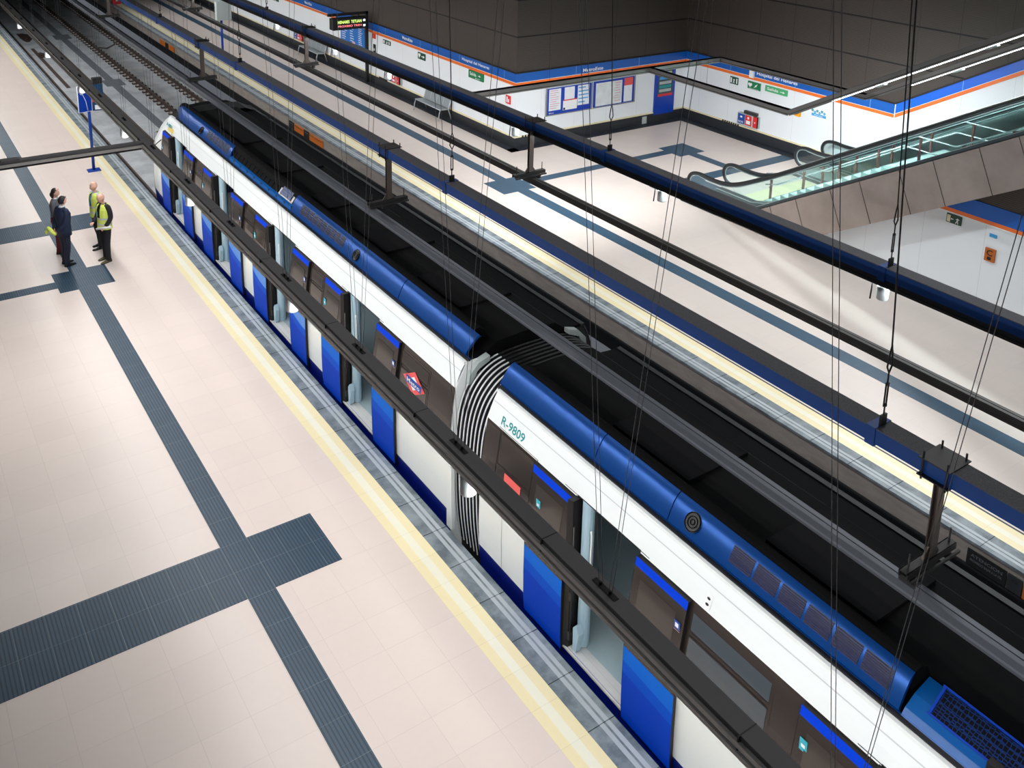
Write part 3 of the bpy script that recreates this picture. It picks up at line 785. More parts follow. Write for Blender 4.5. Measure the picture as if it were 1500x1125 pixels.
# equipment hatch panel and coral plate near the gangway of the near car
m = MB()
for z0, z1 in ((1.30, 1.76), (1.78, 2.22)): side_strip(m, 9.13, 9.90, z0, z1, off=.012, mi=0)
side_strip(m, 9.95, 10.27, 1.1, 2.22, off=.006, mi=0)
side_strip(m, 9.12, 9.91, 1.765, 1.775, off=.014, mi=1); side_strip(m, 9.90, 9.93, 1.2, 2.24, off=.005, mi=1)
label(build('equipment_hatch', m, ['t_brown', 't_rubber'], tr), 'brown two-door equipment hatch')
m = MB(); side_strip(m, 9.32, 9.71, 1.56, 1.73, off=.018); label(build('coral_plate', m, 'coral', tr), 'coral red rectangular plate')
m = MB(); side_strip(m, 9.08, 10.0, 2.262, 2.270, off=.004); side_strip(m, 9.072, 9.086, 2.16, 2.27, off=.004); build('panel_seam', m, 't_rubber', tr)
m = MB(); side_strip(m, 9.10, 10.0, 1.03, 1.2, off=.004); label(build('lower_glass', m, 'olive', tr), 'narrow olive tinted strip above the white panel')
m = MB(); side_strip(m, 9.70, 9.706, .19, 1.03, off=.003); build('panel_joint', m, 't_rubber', tr)
# fleet number, metro badge, socket
def side_text(mb, txt, yl, yr, z0, z1, off, mi=0):
    O = Vector((sx(z0) - off, yl, z0)); v = Vector((sx(z1) - sx(z0), 0, z1 - z0)); put_text(mb, txt, O, UY, v.normalized(), yl - yr, v.length, mi)
m = MB(); side_text(m, 'R-9809', 9.99, 9.44, 2.305, 2.425, .004); label(build('fleet_number', m, 'teal', tr), 'teal fleet number R-9809')
m = MB(); side_text(m, 'R-9801', 26.95, 26.45, 2.40, 2.48, .012); build('fleet_number', m, 'teal', tr)
m = MB(); zc, yc = 1.775, 12.34; x = sx(zc) - .02; k = (sx(1.98) - sx(1.57)) / .41
P = lambda dy, dz, o=0: (x + k * dz - o, yc - dy, zc + dz)
m.quad(P(-.36, 0), P(0, .2), P(.36, 0), P(0, -.2), 0); m.quad(P(-.2, 0, .003), P(0, .115, .003), P(.2, 0, .003), P(0, -.115, .003), 1)
m.quad(P(-.25, -.06, .006), P(-.25, .06, .006), P(.25, .06, .006), P(.25, -.06, .006), 2)
put_text(m, 'Metro', P(-.21, -.04, .009), UY, (0, 0, 1), .42, .08, 1)
label(build('metro_badge', m, ['logo_red', 'logo_white', 'logo_blue'], tr), 'red and white diamond badge reading Metro')
m = MB(); z = 2.36; x = sx(z) - .006
m.obox((x, 5.98, z), (0, .045, 0), (.03, 0, .075), (-.002, 0, .001), 0)
for dz in (-.03, .03): m.ball((x + dz * .4 - .006, 5.98, z + dz), .024, (.4, 1, .7), 1)
label(build('coupler_socket', m, ['sign_white', 't_rubber'], tr), 'white plate with two black sockets')
for (a, b) in [(7.03, 8.22), (2.62, 3.80)] + d1:
    m = MB(); side_strip(m, a - .15, b + .25, 2.275, 2.283, off=.01); build('door_drip_rail', m, 't_rubber', tr)
# interior pieces seen through the doors
m = MB(); m.box(7.25, 7.7, 13.72, 13.98, .08, .75); label(build('white_cabinet', m, 'sign_white', tr), 'white cabinet inside the doorway')
for i, y in enumerate((15.4, 19.1, 22.9)):
    m = MB(); m.box(7.5, 7.95, y - .9, y - .35, .45, .55); m.box(7.5, 7.95, y - .42, y - .35, .5, 1.05); m.box(7.55, 7.9, y - .8, y - .4, .08, .45, 0); build('seat', m, 't_seat', tr)
# gangway bellows
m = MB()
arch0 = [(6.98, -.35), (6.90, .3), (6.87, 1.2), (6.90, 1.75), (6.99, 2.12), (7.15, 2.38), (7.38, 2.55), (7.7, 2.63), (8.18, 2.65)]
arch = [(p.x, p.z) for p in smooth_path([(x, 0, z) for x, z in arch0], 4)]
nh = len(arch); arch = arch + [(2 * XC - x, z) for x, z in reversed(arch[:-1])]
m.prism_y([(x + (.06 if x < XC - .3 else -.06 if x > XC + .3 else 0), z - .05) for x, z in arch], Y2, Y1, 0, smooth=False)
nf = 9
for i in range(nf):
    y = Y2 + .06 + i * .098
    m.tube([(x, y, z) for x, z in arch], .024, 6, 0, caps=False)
    q = [((x - .014), y, z + .014 * min(1, max(0, (z - 1.6)))) for x, z in arch[:nh - 5]]; m.tube(q, .016, 6, 1, caps=False)  # folds stay dark over the roof, shade put into their colour
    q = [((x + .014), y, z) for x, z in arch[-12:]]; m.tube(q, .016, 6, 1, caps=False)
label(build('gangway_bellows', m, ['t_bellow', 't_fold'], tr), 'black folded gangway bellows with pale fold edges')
m = MB(); m.prism_y([(7.04, 2.3), (7.06, 2.45), (7.22, 2.62), (7.42, 2.68), (7.42, 2.6), (7.2, 2.5), (7.12, 2.3)], Y1 - .1, Y1 + .02); 
label(build('end_frame', m, 'grey_panel', tr), 'pale end frame around the bellows')
m = MB(); m.prism_y([(2 * XC - x, z) for x, z in [(7.04, 2.3), (7.06, 2.45), (7.22, 2.62), (7.42, 2.68), (7.42, 2.6), (7.2, 2.5), (7.12, 2.3)]], Y1 - .1, Y1 + .02); label(build('end_frame', m, 'grey_panel', tr), 'pale end frame, track side')
m = MB(); m.prism_x([(Y1 - .14, -.1), (Y1 + .02, -.1), (Y1 + .02, 1.0), (Y1 - .1, 1.0)], 6.74, 6.80); label(build('end_post', m, 't_white', tr), 'white lower corner post')
m = MB(); m.box(7.0, 9.36, Y2 - .1, Y1 + .1, -.7, -.35); build('coupling_beam', m, 'black', tr)

# interior lamps of the train (real fittings along its ceiling)
def area(name, loc, sx_, sy_, power, col=(1, 1, 1), rot=(0, 0, 0), parent=None, spread=None):
    l = bpy.data.lights.new(name, 'AREA'); l.shape = 'RECTANGLE'; l.size = sx_; l.size_y = sy_; l.energy = power; l.color = col
    if spread: l.spread = spread
    o = bpy.data.objects.new(name, l); COL.objects.link(o); o.location = loc; o.rotation_euler = rot
    return o
area('train_ceiling_lamp', (8.1, 19.0, 2.34), .25, 15, 9, (.85, .95, 1))
area('train_ceiling_lamp', (8.1, 3.0, 2.34), .25, 13.5, 6, (.85, .95, 1))

# ================================================================ OVERHEAD: beams, conductor rails, cables
def wire(par, pts, r=.005, name='suspension_wire'):
    m = MB(); m.tube(pts, r, 5, 0); return build(name, m, 'cable', par)
# --- lighting beam over the near platform edge
A = thing('lighting_beam', 'dark grey lighting beam hung in front of the train, nearest the camera', 'lighting beam', (4.47, 20, 4.2))
m = MB(); m.box(4.38, 4.54, -4, 62, 4.40, 4.45, 0); m.box(4.352, 4.38, -4, 62, 4.36, 4.405, 1); m.box(4.385, 4.53, -4, 62, 4.31, 4.40, 2); m.box(4.345, 4.385, -4, 62, 4.298, 4.335, 1)
for k in range(-2, 28):
    y = 5.68 + k * 2.26; m.box(4.36, 4.541, y, y + .012, 4.30, 4.4505, 2)
build('beam_body', m, ['beam_dark', 'edge_grey', 'alu_dark'], A)
m = MB(); m.box(4.40, 4.52, -4, 62, 4.300, 4.312); build('light_strip', m, 'tube', A)
for k in range(-1, 25):
    y = 4.94 + k * 2.26
    m = MB(); m.box(4.435, 4.485, y - .14, y + .14, 4.45, 4.455, 0)
    for q in (-1, 1): m.box(4.45, 4.47, y + q * .06 - .008, y + q * .06 + .008, 4.45, 4.48, 0)
    sl_ = build('slot_bracket', m, 'black', A)
    if k < 14:
        m = MB()
        for dx in (-.05, .05):
            m.tube([(4.465 + dx * .4, y + .06, 4.46), (4.465 + dx, y + .06 + .115 * 9.5, 14)], .0026, 4)
            m.tube([(4.465 + dx * .4, y - .06, 4.46), (4.465 + dx, y - .06 - .115 * 9.5, 14)], .0026, 4)
        build('suspension_wire', m, 'wire', A)
def spot(par, x, y, z, bar=False):
    m = MB(); m.lathe((x, y, z - .22), [(.0, 0), (.06, 0), (.082, .012), (.085, .03), (.085, .19), (.05, .21), (.0, .21)], 20, 0)
    m.box(x - .012, x + .012, y - .02, y + .02, z - .02, z + .05, 0)
    o = build('spotlight', m, 'white_plastic', par)
    if bar:
        m = MB(); m.tube([(x - .02, y + .16, z + .02), (x - .05, y + .16, z - .26)], .012, 6); build('spotlight_bar', m, 'steel_dark', o)
for y in (34.58, 29.56, 24.93, 20.62, 16.01, 11.43, 6.95): spot(A, 4.42, y, 4.31)
# cross beam towards the left
C = thing('lighting_beam', 'short lighting beam running left from the beam in front of the train', 'lighting beam', (0, 18.99, 4.3))
m = MB(); m.box(-6.9, 4.38, 18.92, 19.06, 4.41, 4.45, 0); m.box(-6.9, 4.38, 18.905, 18.93, 4.345, 4.40, 1); m.box(-6.9, 4.38, 18.93, 19.05, 4.31, 4.41, 2); m.box(-6.9, 4.38, 18.905, 18.93, 4.31, 4.33, 2)
m.box(-.2, 0.1, 18.91, 19.07, 4.45, 4.48, 0); m.box(1.9, 2.2, 18.91, 19.07, 4.45, 4.48, 0)
build('beam_body', m, ['beam_dark', 'edge_grey', 'alu_dark'], C)
m = MB(); m.box(-6.9, 4.3, 18.94, 19.04, 4.30, 4.312); build('light_strip', m, 'tube', C)
# --- blue box beams with the rods that carry them
def blue_beam(name, lbl, x0, x1, z0, z1, y0, y1, posts, px, arm, rods, rail_x):
    t = thing(name, lbl, 'beam', ((x0 + x1) / 2, 15, z0))
    m = MB(); m.box(x0, x1, y0, y1, z0, z1 - .012, 0); m.box(x0 - .002, x1 + .002, y0, y1, z1 - .012, z1, 1)
    build('box_beam', m, ['beam_blue', 'beam_top'], t)
    xc = (x0 + x1) / 2
    for y in posts:
        m = MB(); m.box(x0 - .06, x1 + .06, y - .17, y + .17, z1, z1 + .012); m.box(x0 - .06, x1 + .06, y - .17, y + .17, z0 - .012, z0)
        for qx in (x0 - .035, x1 + .035):
            for qy in (y - .13, y + .13): m.cyl((qx, qy, z0 - .05), (qx, qy, z1 + .08), .011, 6)
        m.box(x0 - .008, x0, y - .17, y + .17, z0, z1, 1)
        cl = build('clamp_plate', m, ['steel_dark', 'beam_blue'], t)
        m = MB(); za = arm[2]
        m.box(px - .055, px + .055, y - .035, y - .022, za, z0 - .012); m.box(px - .055, px + .055, y + .022, y + .035, za, z0 - .012); m.box(px - .008, px + .008, y - .03, y + .03, za, z0 - .012)
        m.prism_y([(px - .14, za), (px + .14, za), (px + .055, za + .12), (px - .055, za + .12)], y - .012, y + .012)
        build('hanger_post', m, 'steel_post', t)
        m = MB(); m.box(arm[0], arm[1], y - .05, y + .05, za - .01, za); m.box(arm[0], arm[1], y - .052, y - .04, za - .07, za); m.box(arm[0], arm[1], y + .04, y + .052, za - .07, za)
        m.box(arm[0], arm[1], y - .1, y - .08, za - .09, za - .06)
        for qx in (arm[0] + .08, arm[1] - .06): m.cyl((qx, y, za - .12), (qx, y, za + .17), .01, 6)
        a_ = build('cross_arm', m, 'steel_dark', t)
        m = MB(); zt = za - .08
        m.lathe((rail_x + .16, y, zt - .10), [(.0, 0), (.04, 0), (.075, .02), (.04, .035), (.075, .055), (.04, .07), (.06, .09), (.0, .10)], 14)
        m.box(rail_x - .05, rail_x + .05, y - .06, y + .06, zt - .05, zt + .02)
        build('insulator', m, 'steel_dark', a_)
    for y in rods:
        m = MB(); m.box(x0 - .012, x1 + .012, y - .012, y + .10, z0 - .03, z1 + .006, 0)
        build('beam_strap', m, ['beam_blue'], t)
        m = MB(); m.box(xc - .05, xc + .05, y - .012, y + .012, z1 + .0, z1 + .12, 0)
        zt = z1 + .12
        m.cyl((xc, y, zt - .03), (xc, y, zt + .12), .009, 6, 0)
        for q in (-.02, .02): m.tube([(xc + q, y, zt + .1), (xc + q, y, zt + .36)], .010, 5, 0)
        m.box(xc - .02, xc + .02, y - .012, y + .012, zt + .09, zt + .12, 0); m.box(xc - .02, xc + .02, y - .012, y + .012, zt + .34, zt + .37, 0)
        m.tube([(xc, y, zt + .36), (xc, y, zt + .48), (xc + .045, y, zt + .56), (xc + .02, y, zt + .72), (xc, y, zt + .8), (xc - .02, y, zt + .72), (xc - .045, y, zt + .56), (xc, y, zt + .48)], .010, 5, 0)
        build('turnbuckle', m, 'cable', t)
        m = MB(); m.tube([(xc, y, zt + .75), (xc - .0, y + .052 * (14 - zt), 14)], .0095, 6, 0); build('suspension_rod', m, 'cable', t)
    return t
B2 = blue_beam('catenary_beam', 'blue box beam above the train side of the far track, with steel hanger posts over the train', 8.30, 8.55, 4.25, 4.43, -4, 72,
    (-7.5 + 11.95, 16.32, 28.3, 40.4), 8.40, (7.95, 8.80, 3.34), (5.16, 13.94, 24.97, 32.79), 8.03)
B1 = blue_beam('catenary_beam', 'blue box beam over the far track with a lighting channel beneath, nearer the far wall', 11.50, 11.74, 4.45, 4.63, -4, 72,
    (15.85, 27.9, 39.7), 11.53, (11.10, 11.90, 3.50), (7.30, 13.41, 31.47), 11.58)
m = MB(); m.box(11.58, 11.72, -4, 62, 4.33, 4.45, 0); m.box(11.565, 11.58, -4, 62, 4.30, 4.34, 1); m.box(11.585, 11.72, -4, 62, 4.31, 4.33, 1); label(build('light_channel', m, ['alu_dark', 'steel_dark'], B1), 'black lighting channel under the blue beam')
m = MB(); m.box(11.60, 11.70, -4, 62, 4.29, 4.305); build('light_strip', m, 'tube', B1)
for y in (7.38, 11.94, 16.59, 22.58, 26.03, 30.66): spot(B1, 11.64, y, 4.30, True)
# conductor rails
def conductor(lbl, x0, x1, z0, z1, y0, y1, mats):
    m = MB(); xm = (x0 + x1) / 2
    m.prism_y([(x0, z0), (x0 + .02, z0), (x0 + .03, z0 + .02), (x1 - .03, z0 + .02), (x1 - .02, z0), (x1, z0), (x1, z0 + .03), (x1 - .015, z0 + .045), (x1 - .015, z1 - .02), (x1, z1 - .01), (x1, z1), (xm + .008, z1), (xm + .008, z1 - .02), (xm - .008, z1 - .02), (xm - .008, z1), (x0, z1), (x0, z1 - .02), (x0 + .015, z1 - .03), (x0 + .015, z0 + .045), (x0, z0 + .03)], y0, y1)
    m.box(xm - .006, xm + .006, y0, y1, z1 - .021, z1 - .012, 1)
    return tag(build('conductor_rail', m, mats, loc=(xm, 15, z0)), lbl, 'overhead rail')
conductor('grey overhead conductor rail hanging right above the train roof', 7.96, 8.10, 3.08, 3.22, -4, 110, ['rail_grey', 'rail_grey_dark'])
conductor('dark brown overhead conductor rail above the empty far track', 11.52, 11.65, 3.24, 3.37, -4, 110, ['rail_brown', 'black'])
# --- hanging light frame over the far hall
F = thing('lighting_frame', 'hanging grey light frame over the far hall whose lit arms climb with the escalators', 'lighting frame', (19.3, 19.15, 4.3))
def light_run(par, a, b, w=.15, h=.11, drop=False):
    a, b = Vector(a), Vector(b); d = (b - a).normalized(); u = d.cross(Vector((0, 0, 1))).normalized(); n = u.cross(d).normalized()
    L_ = (b - a).length / 2; c = (a + b) / 2
    m = MB(); m.obox(c, d * L_, u * w / 2, n * h / 2, 0); m.obox(c - n * (h / 2 - .01), d * L_, u * (w / 2 + .006), n * .008, 1); m.obox(c + n * (h / 2 - .006), d * L_, u * (w / 2 + .004), n * .006, 2)
    build('frame_rail', m, ['alu', 'alu_dark', 'beam_dark'], par)
    m = MB()
    for q in (-1, 1): m.obox(c - n * (h / 2 + .012) + u * q * (w / 2), d * L_, u * .006, n * .016, 0)
    build('rail_lip', m, 'alu', par)
    m = MB(); m.obox(c - n * (h / 2 + (.016 if drop else .003)), d * (L_ - .03), u * (w / 2 - (.012 if drop else .03)), n * (.018 if drop else .004), 0)
    if drop: m = MB(); m.obox(c - n * (h / 2 + .016) + d * .62, d * (L_ - .66), u * (w / 2 - .012), n * .018, 0)
    build('light_tube', m, 'tube', par)
zf = 4.35; yA = 19.2; yB = 14.2; inc = .55
light_run(F, (11.75, yA, zf), (20.70, yA, zf)); light_run(F, (17.95, yA, zf), (17.80, yB, zf)); light_run(F, (20.70, yA, zf), (20.70, yB, zf))
for x in (17.80, 20.70):
    a = Vector((x, yB, zf)); b = Vector((x, yB - 11, zf + 11 * inc)); light_run(F, a, b, drop=True)
    m = MB()
    d = (b - a).normalized()
    for k, s_ in enumerate((2.6, 5.2)): c = a + d * s_; m.obox(c + Vector((0, 0, -.10)), d * .12, Vector((.06, 0, 0)), Vector((0, .02, .03)), 0)
    build('rail_joiner', m, 'grey_panel', F)
for x, y in ((14.5, 19.2), (19.3, 19.2), (17.9, 17.0), (20.7, 17.0)):
    wire(F, [(x, y, zf + .04), (x + .05, y, 14)], .0035)
for x in (17.8, 20.7):
    for dy in (3.0, 6.4): wire(F, [(x, yB - dy, zf + dy * inc + .04), (x, yB - dy, 14)], .0035)
# added fill lamps, unseen, high under the hall ceiling for ambient and highlights
for i, (x, y) in enumerate([(-2, 6), (4, 16), (4, 30), (14, 8), (14, 24), (22, 16)]):
    t = thing('added_fill_lamp', 'added unseen square fill lamp high above the %s' % ['left platform front', 'left platform middle', 'left platform end', 'tracks front', 'tracks end', 'far hall'][i], 'lamp', (x, y, 13.95), 'added fill lamps under the roof')
    m = MB(); m.box(x - .8, x + .8, y - .8, y + .8, 13.9, 13.99); build('housing', m, 'dark', t)  # housing and diffuser of the added fill lamp
    m = MB(); m.box(x - .7, x + .7, y - .7, y + .7, 13.88, 13.9); build('added_fill_diffuser', m, 'led_white', t)

# ================================================================ ESCALATORS AND STAIRS
SL = .5774; PH = math.atan(SL)
def z_inc(y, z0, y0): return z0 + (y0 - y) * SL
YT = 3.0            # where the flights leave the picture
def escalator(xl, xr, lbl, clad):
    t = thing('escalator', lbl, 'escalator', ((xl + xr) / 2, 18.5, 0), 'escalators in the far hall')
    # steps
    m = MB(); m.box(xl + .22, xr - .22, 17.6, 19.7, 0.0, .012, 1)
    y = 17.6; z = 0.0; k = 0
    while y > YT:
        h = .231; m.box(xl + .22, xr - .22, y - .4, y, z - .25, z + (h if k > 0 else .06), 0); z += h if k > 0 else .06; y -= .4; k += 1
    build('step_band', m, ['esc_step', 'esc_trim'], t)
    for xb in (xl + .11, xr - .11):
        zt0 = lambda y: max(.12, z_inc(y, 1.90, 14.743) - .0)
        # deck (inner and outer)
        ys = [19.6, 18.2, 17.75, 17.4, 16.9, YT]
        def dk(y): return .10 if y > 18.2 else (z_inc(y, 1.88, 14.743) if y < 17.4 else .10 + (z_inc(17.4, 1.88, 14.743) - .10) * ((18.2 - y) / .8) ** 1.5)
        prof = [(y, dk(y)) for y in ys]
        m = MB(); m.prism_x(prof + [(y, z - .10) for y, z in reversed(prof)], xb - .13, xb + .13, 0)
        m.prism_x([(y, z + .012) for y, z in prof] + [(y, z) for y, z in reversed(prof)], xb - .135, xb - .1, 1); m.prism_x([(y, z + .012) for y, z in prof] + [(y, z) for y, z in reversed(prof)], xb + .1, xb + .135, 1)
        build('skirt_deck', m, ['esc_deck', 'esc_trim'], t)
        # handrail
        hp = [(19.05, .30), (19.33, .42), (19.46, .66), (19.36, .90), (19.05, 1.0), (18.6, .98), (18.1, 1.0), (17.6, 1.12), (17.0, 1.40), (16.0, z_inc(16.0, 2.609, 14.83)), (14, z_inc(14, 2.609, 14.83)), (YT, z_inc(YT, 2.609, 14.83))]
        sp = smooth_path([(xb, y, z) for y, z in hp], 5)
        m = MB(); m.tube([p + Vector((-.012, 0, 0)) for p in sp], .040, 8, 0); m.tube([p + Vector((.012, 0, 0)) for p in sp], .040, 8, 0); m.tube([p - Vector((0, 0, .06)) if p.y < 19.0 else p + (Vector((xb, 18.95, .66)) - p).normalized() * .05 for p in sp], .026, 6, 1); m.tube([p - Vector((0, 0, .10)) if p.y < 19.0 else p + (Vector((xb, 18.95, .66)) - p).normalized() * .08 for p in sp], .012, 6, 2)
        build('handrail', m, ['esc_rubber', 'esc_deck', 'esc_trim'], t)
        # glass
        m = MB(); pr = [(p.y, p.z - .05) for p in sp if p.z > .4 or p.y < 18.5]
        low = [(18.95, .11), (18.2, .11)] + [(y, dk(y)) for y in (17.75, 17.4, 16.9, YT)]
        up = [(p.y, p.z - .05) for p in sp]
        full = up + list(reversed(low))
        m.prism_x(full, xb - .006, xb + .006, 0); build('glass_balustrade', m, 'esc_glass', t)
    if clad:
        m = MB()
        yb0 = 14.743 + .567 / SL      # where the underside meets the floor
        m.prism_x([(18.4, 0), (17.95, .02), (17.4, z_inc(17.4, 1.80, 14.743)), (YT, z_inc(YT, 1.80, 14.743)), (YT, z_inc(YT, .567, 14.743)), (yb0, 0)], xl - .02, xl + .02, 0)
        m.prism_x([(yb0, 0), (YT, z_inc(YT, .567, 14.743)), (YT, z_inc(YT, .60, 14.743)), (yb0, .033)], xl, xr, 0)
        n_ = Vector((0, SL, 1)).normalized(); d_ = Vector((0, -1, SL)).normalized()
        s0 = Vector((xl - .024, 17.6, z_inc(17.6, .567, 14.743)))
        for k in range(13):
            c = s0 + d_ * (k * 1.06) + n_ * .53 - d_ * .12 * (k % 2)
            if c.z > .35: m.obox(c + d_ * 0, (.003, 0, 0), tuple(n_ * .53 + d_ * .05), tuple(d_ * .006), 1)
        build('side_cladding', m, ['esc_clad', 'dark'], t)
    else:
        m = MB(); m.prism_x([(18.4, 0), (17.4, z_inc(17.4, 1.80, 14.743)), (YT, z_inc(YT, 1.80, 14.743)), (YT, z_inc(YT, 1.0, 14.743)), (16.5, 0)], xl - .01, xl + .02, 0)
        build('side_cladding', m, 'esc_clad', t)
    return t
escalator(19.90, 21.62, 'nearer escalator with metal-clad underside, left of the stairs', True)
escalator(24.72, 26.30, 'farther escalator against the white wall, right of the stairs', False)
st = thing('staircase', 'pale green fixed staircase between the two escalators', 'stairs', (23.2, 18.2, 0))
m = MB(); y = 18.0; z = 0; k = 0
m.box(21.75, 24.6, 18.0, 18.9, 0, .006, 1)
while y > YT:
    if abs(z - 2.4) < .09 and k < 100: m.box(21.75, 24.6, y - 1.4, y, z - .3, z, 0); y -= 1.4; k = 200
    z += .165; m.box(21.75, 24.6, y - .286, y, z - .35, z, 0); m.box(21.75, 24.6, y - .03, y + .004, z - .01, z + .004, 2); y -= .286
build('step_flight', m, ['stair_step', 'stair_yellow', 'esc_trim'], st)
def stair_rail(x, lbl):
    t = thing('stair_railing', lbl, 'railing', (x, 17, 0), 'railings of the fixed stairs')
    zs_ = lambda y: max(0, min(2.4, (18.0 - y) * SL)) if y > 12.45 else 2.4 + (12.45 - y) * SL
    for hh, nm in ((.90, 'top_rail'), (.55, 'lower_rail')):
        ys = [18.2, 17.8, 13.85, 13.75, 12.5, 12.4, YT]
        m = MB(); m.tube([(x, y, zs_(y) + hh) for y in ys], .022, 8); build(nm, m, 'rail_white', t)
    y = 18.0
    while y > YT:
        m = MB(); zz = zs_(y); m.obox((x, y, zz + .42), (.035, 0, 0), (0, .022, 0), (0, 0, .45)); m.cyl((x, y - .02, zz + .55), (x - .12, y - .02, zz + .55), .014, 6); m.cyl((x, y - .02, zz + .88), (x - .12, y - .02, zz + .88), .014, 6)
        build('rail_post', m, 'post_brown', t); y -= 1.15
stair_rail(22.0, 'white tubed stair railing with brown posts beside the nearer escalator')
stair_rail(24.4, 'white tubed stair railing with brown posts beside the farther escalator')

# ================================================================ WALL SIGNS AND FITTINGS
def wsign(name, lbl, cat, wall, a0, a1, z0, z1, base, parts=(), depth=.03, group=None):
    """wall 'L' x=18.5, 'R' x=26.6, 'U' x=20.4 (all face -x, left to right is +y to -y) or 'B' y=26.4 (faces -y)"""
    m = MB()
    if wall == 'B':
        yw = 26.4; m.box(a0, a1, yw - depth, yw, z0, z1); loc = ((a0 + a1) / 2, yw, z0); t = build(name, m, base, loc=loc)
    else:
        xw_ = {'L': 18.5, 'R': 26.6, 'U': 20.4}[wall]; m.box(xw_ - depth, xw_, min(a0, a1), max(a0, a1), z0, z1); t = build(name, m, base, loc=(xw_, (a0 + a1) / 2, z0))
    tag(t, lbl, cat, group)
    for p in parts:
        kind_ = p[0]; m = MB(); w = abs(a1 - a0); h = z1 - z0
        def P(fx, fz, o=.004):
            z = z0 + fz * h
            return (a0 + fx * (a1 - a0), yw - depth - o, z) if wall == 'B' else (xw_ - depth - o, a0 + fx * (a1 - a0), z)
        if kind_ == 'rect':
            _, nm, f0, f1, g0, g1, mt = p[:7]; o = p[7] if len(p) > 7 else .004
            m.quad(P(f0, g0, o), P(f1, g0, o), P(f1, g1, o), P(f0, g1, o)); build(nm, m, mt, t)
        elif kind_ == 'text':
            _, nm, txt, f0, f1, g0, g1, mt = p; put_text(m, txt, P(f0, g0, .007), UX if wall == 'B' else UY, Zv, (f1 - f0) * w, (g1 - g0) * h); build(nm, m, mt, t)
        elif kind_ == 'poly':
            _, nm, pts, mt = p; m.add([P(a, b, .006) for a, b in pts], [tuple(range(len(pts)))]); build(nm, m, mt, t)
    return t
ARR = [(0, .4), (.55, .4), (.55, .15), (1, .5), (.55, .85), (.55, .6), (0, .6)]
def arrow(f0, f1, g0, g1): return [(f0 + a * (f1 - f0), g0 + b * (g1 - g0)) for a, b in ARR]
def man(f0, f1, g0, g1):
    P_ = [(.35, .0), (.5, .3), (.62, .0), (.75, .0), (.62, .5), (.62, .62), (.85, .55), (.85, .65), (.6, .8), (.45, .78), (.25, .6), (.3, .52), (.42, .62), (.42, .4), (.2, .05)]
    return [(f0 + a * (f1 - f0), g0 + b * (g1 - g0)) for a, b in P_]
# right wall
wsign('exit_sign', 'small dark green running-man exit sign on the wall right of the corner', 'sign', 'R', 24.07, 23.69, 1.87, 2.14, 'green_dark', [('rect', 'door_pictogram', .06, .25, .15, .85, 'sign_white'), ('poly', 'running_figure', man(.3, .7, .12, .88), 'sign_white'), ('rect', 'side_bar', .8, .94, .15, .85, 'sign_white')])
wsign('defibrillator_sign', 'green sign with white heart beside the exit sign', 'sign', 'R', 23.21, 22.62, 1.87, 2.15, 'green', [('poly', 'heart', [(.2, .2), (.36, .55), (.34, .75), (.25, .8), (.2, .7), (.15, .8), (.06, .75), (.04, .55)], 'sign_white'), ('poly', 'flash', [(.5, .25), (.62, .55), (.58, .55), (.8, .85), (.7, .5), (.75, .5)], 'sign_white'), ('text', 'lettering', 'DESFIBRILADOR', .1, .9, .04, .12, 'sign_white')])
wsign('salida_sign', 'pale green Salida sign with arrow under the station name', 'sign', 'R', 22.38, 21.40, 1.95, 2.16, 'green_light', [('text', 'lettering', 'Salida', .1, .62, .3, .8, 'sign_white'), ('poly', 'arrow', arrow(.7, .92, .2, .8), 'sign_white'), ], depth=.05)
m = MB(); put_text(m, 'Hospital del Henares', (26.575, 22.83, 2.40), UY, Zv, 1.82, .16); tag(build('station_name', m, 'sign_white', loc=(26.57, 21.9, 2.4)), 'white Hospital del Henares lettering on the right wall band', 'lettering')
m = MB(); m.box(26.5, 26.58, 22.94, 23.12, 2.30, 2.56, 0); tag(build('band_light', m, 'sign_white', loc=(26.55, 23, 2.3)), 'small white box on the blue band left of the station name', 'light box')
wsign('intercom_box', 'yellow intercom box on the right wall under the frame corner', 'intercom', 'R', 20.97, 20.76, 1.38, 1.60, 'sign_yellow', [('rect', 'speaker', .2, .6, .25, .6, 'sign_orange')], depth=.08)
def flowers(): 
    t = wsign('flower_decal', 'blue floral decal with a light blue bar on the right wall', 'decal', 'R', 20.32, 19.73, 1.55, 1.64, 'light_blue', [('text', 'lettering', 'MetroEste', .2, .8, .3, .7, 'sign_white')], depth=.006)
    for i, (f, g) in enumerate(((.05, 2.6), (.22, 1.7), (.38, 2.7), (.55, 1.8), (.7, 2.9), (.88, 2.1))):
        m = MB(); y = 20.32 - f * .59; z = 1.58 + g * .06
        for k in range(5):
            a = 2 * PI * k / 5; m.ball((26.592, y + .03 * math.cos(a), z + .03 * math.sin(a)), .022, (.2, 1, 1), 0, 8)
        build('flower', m, 'light_blue' if i % 2 else 'teal', t)
flowers()
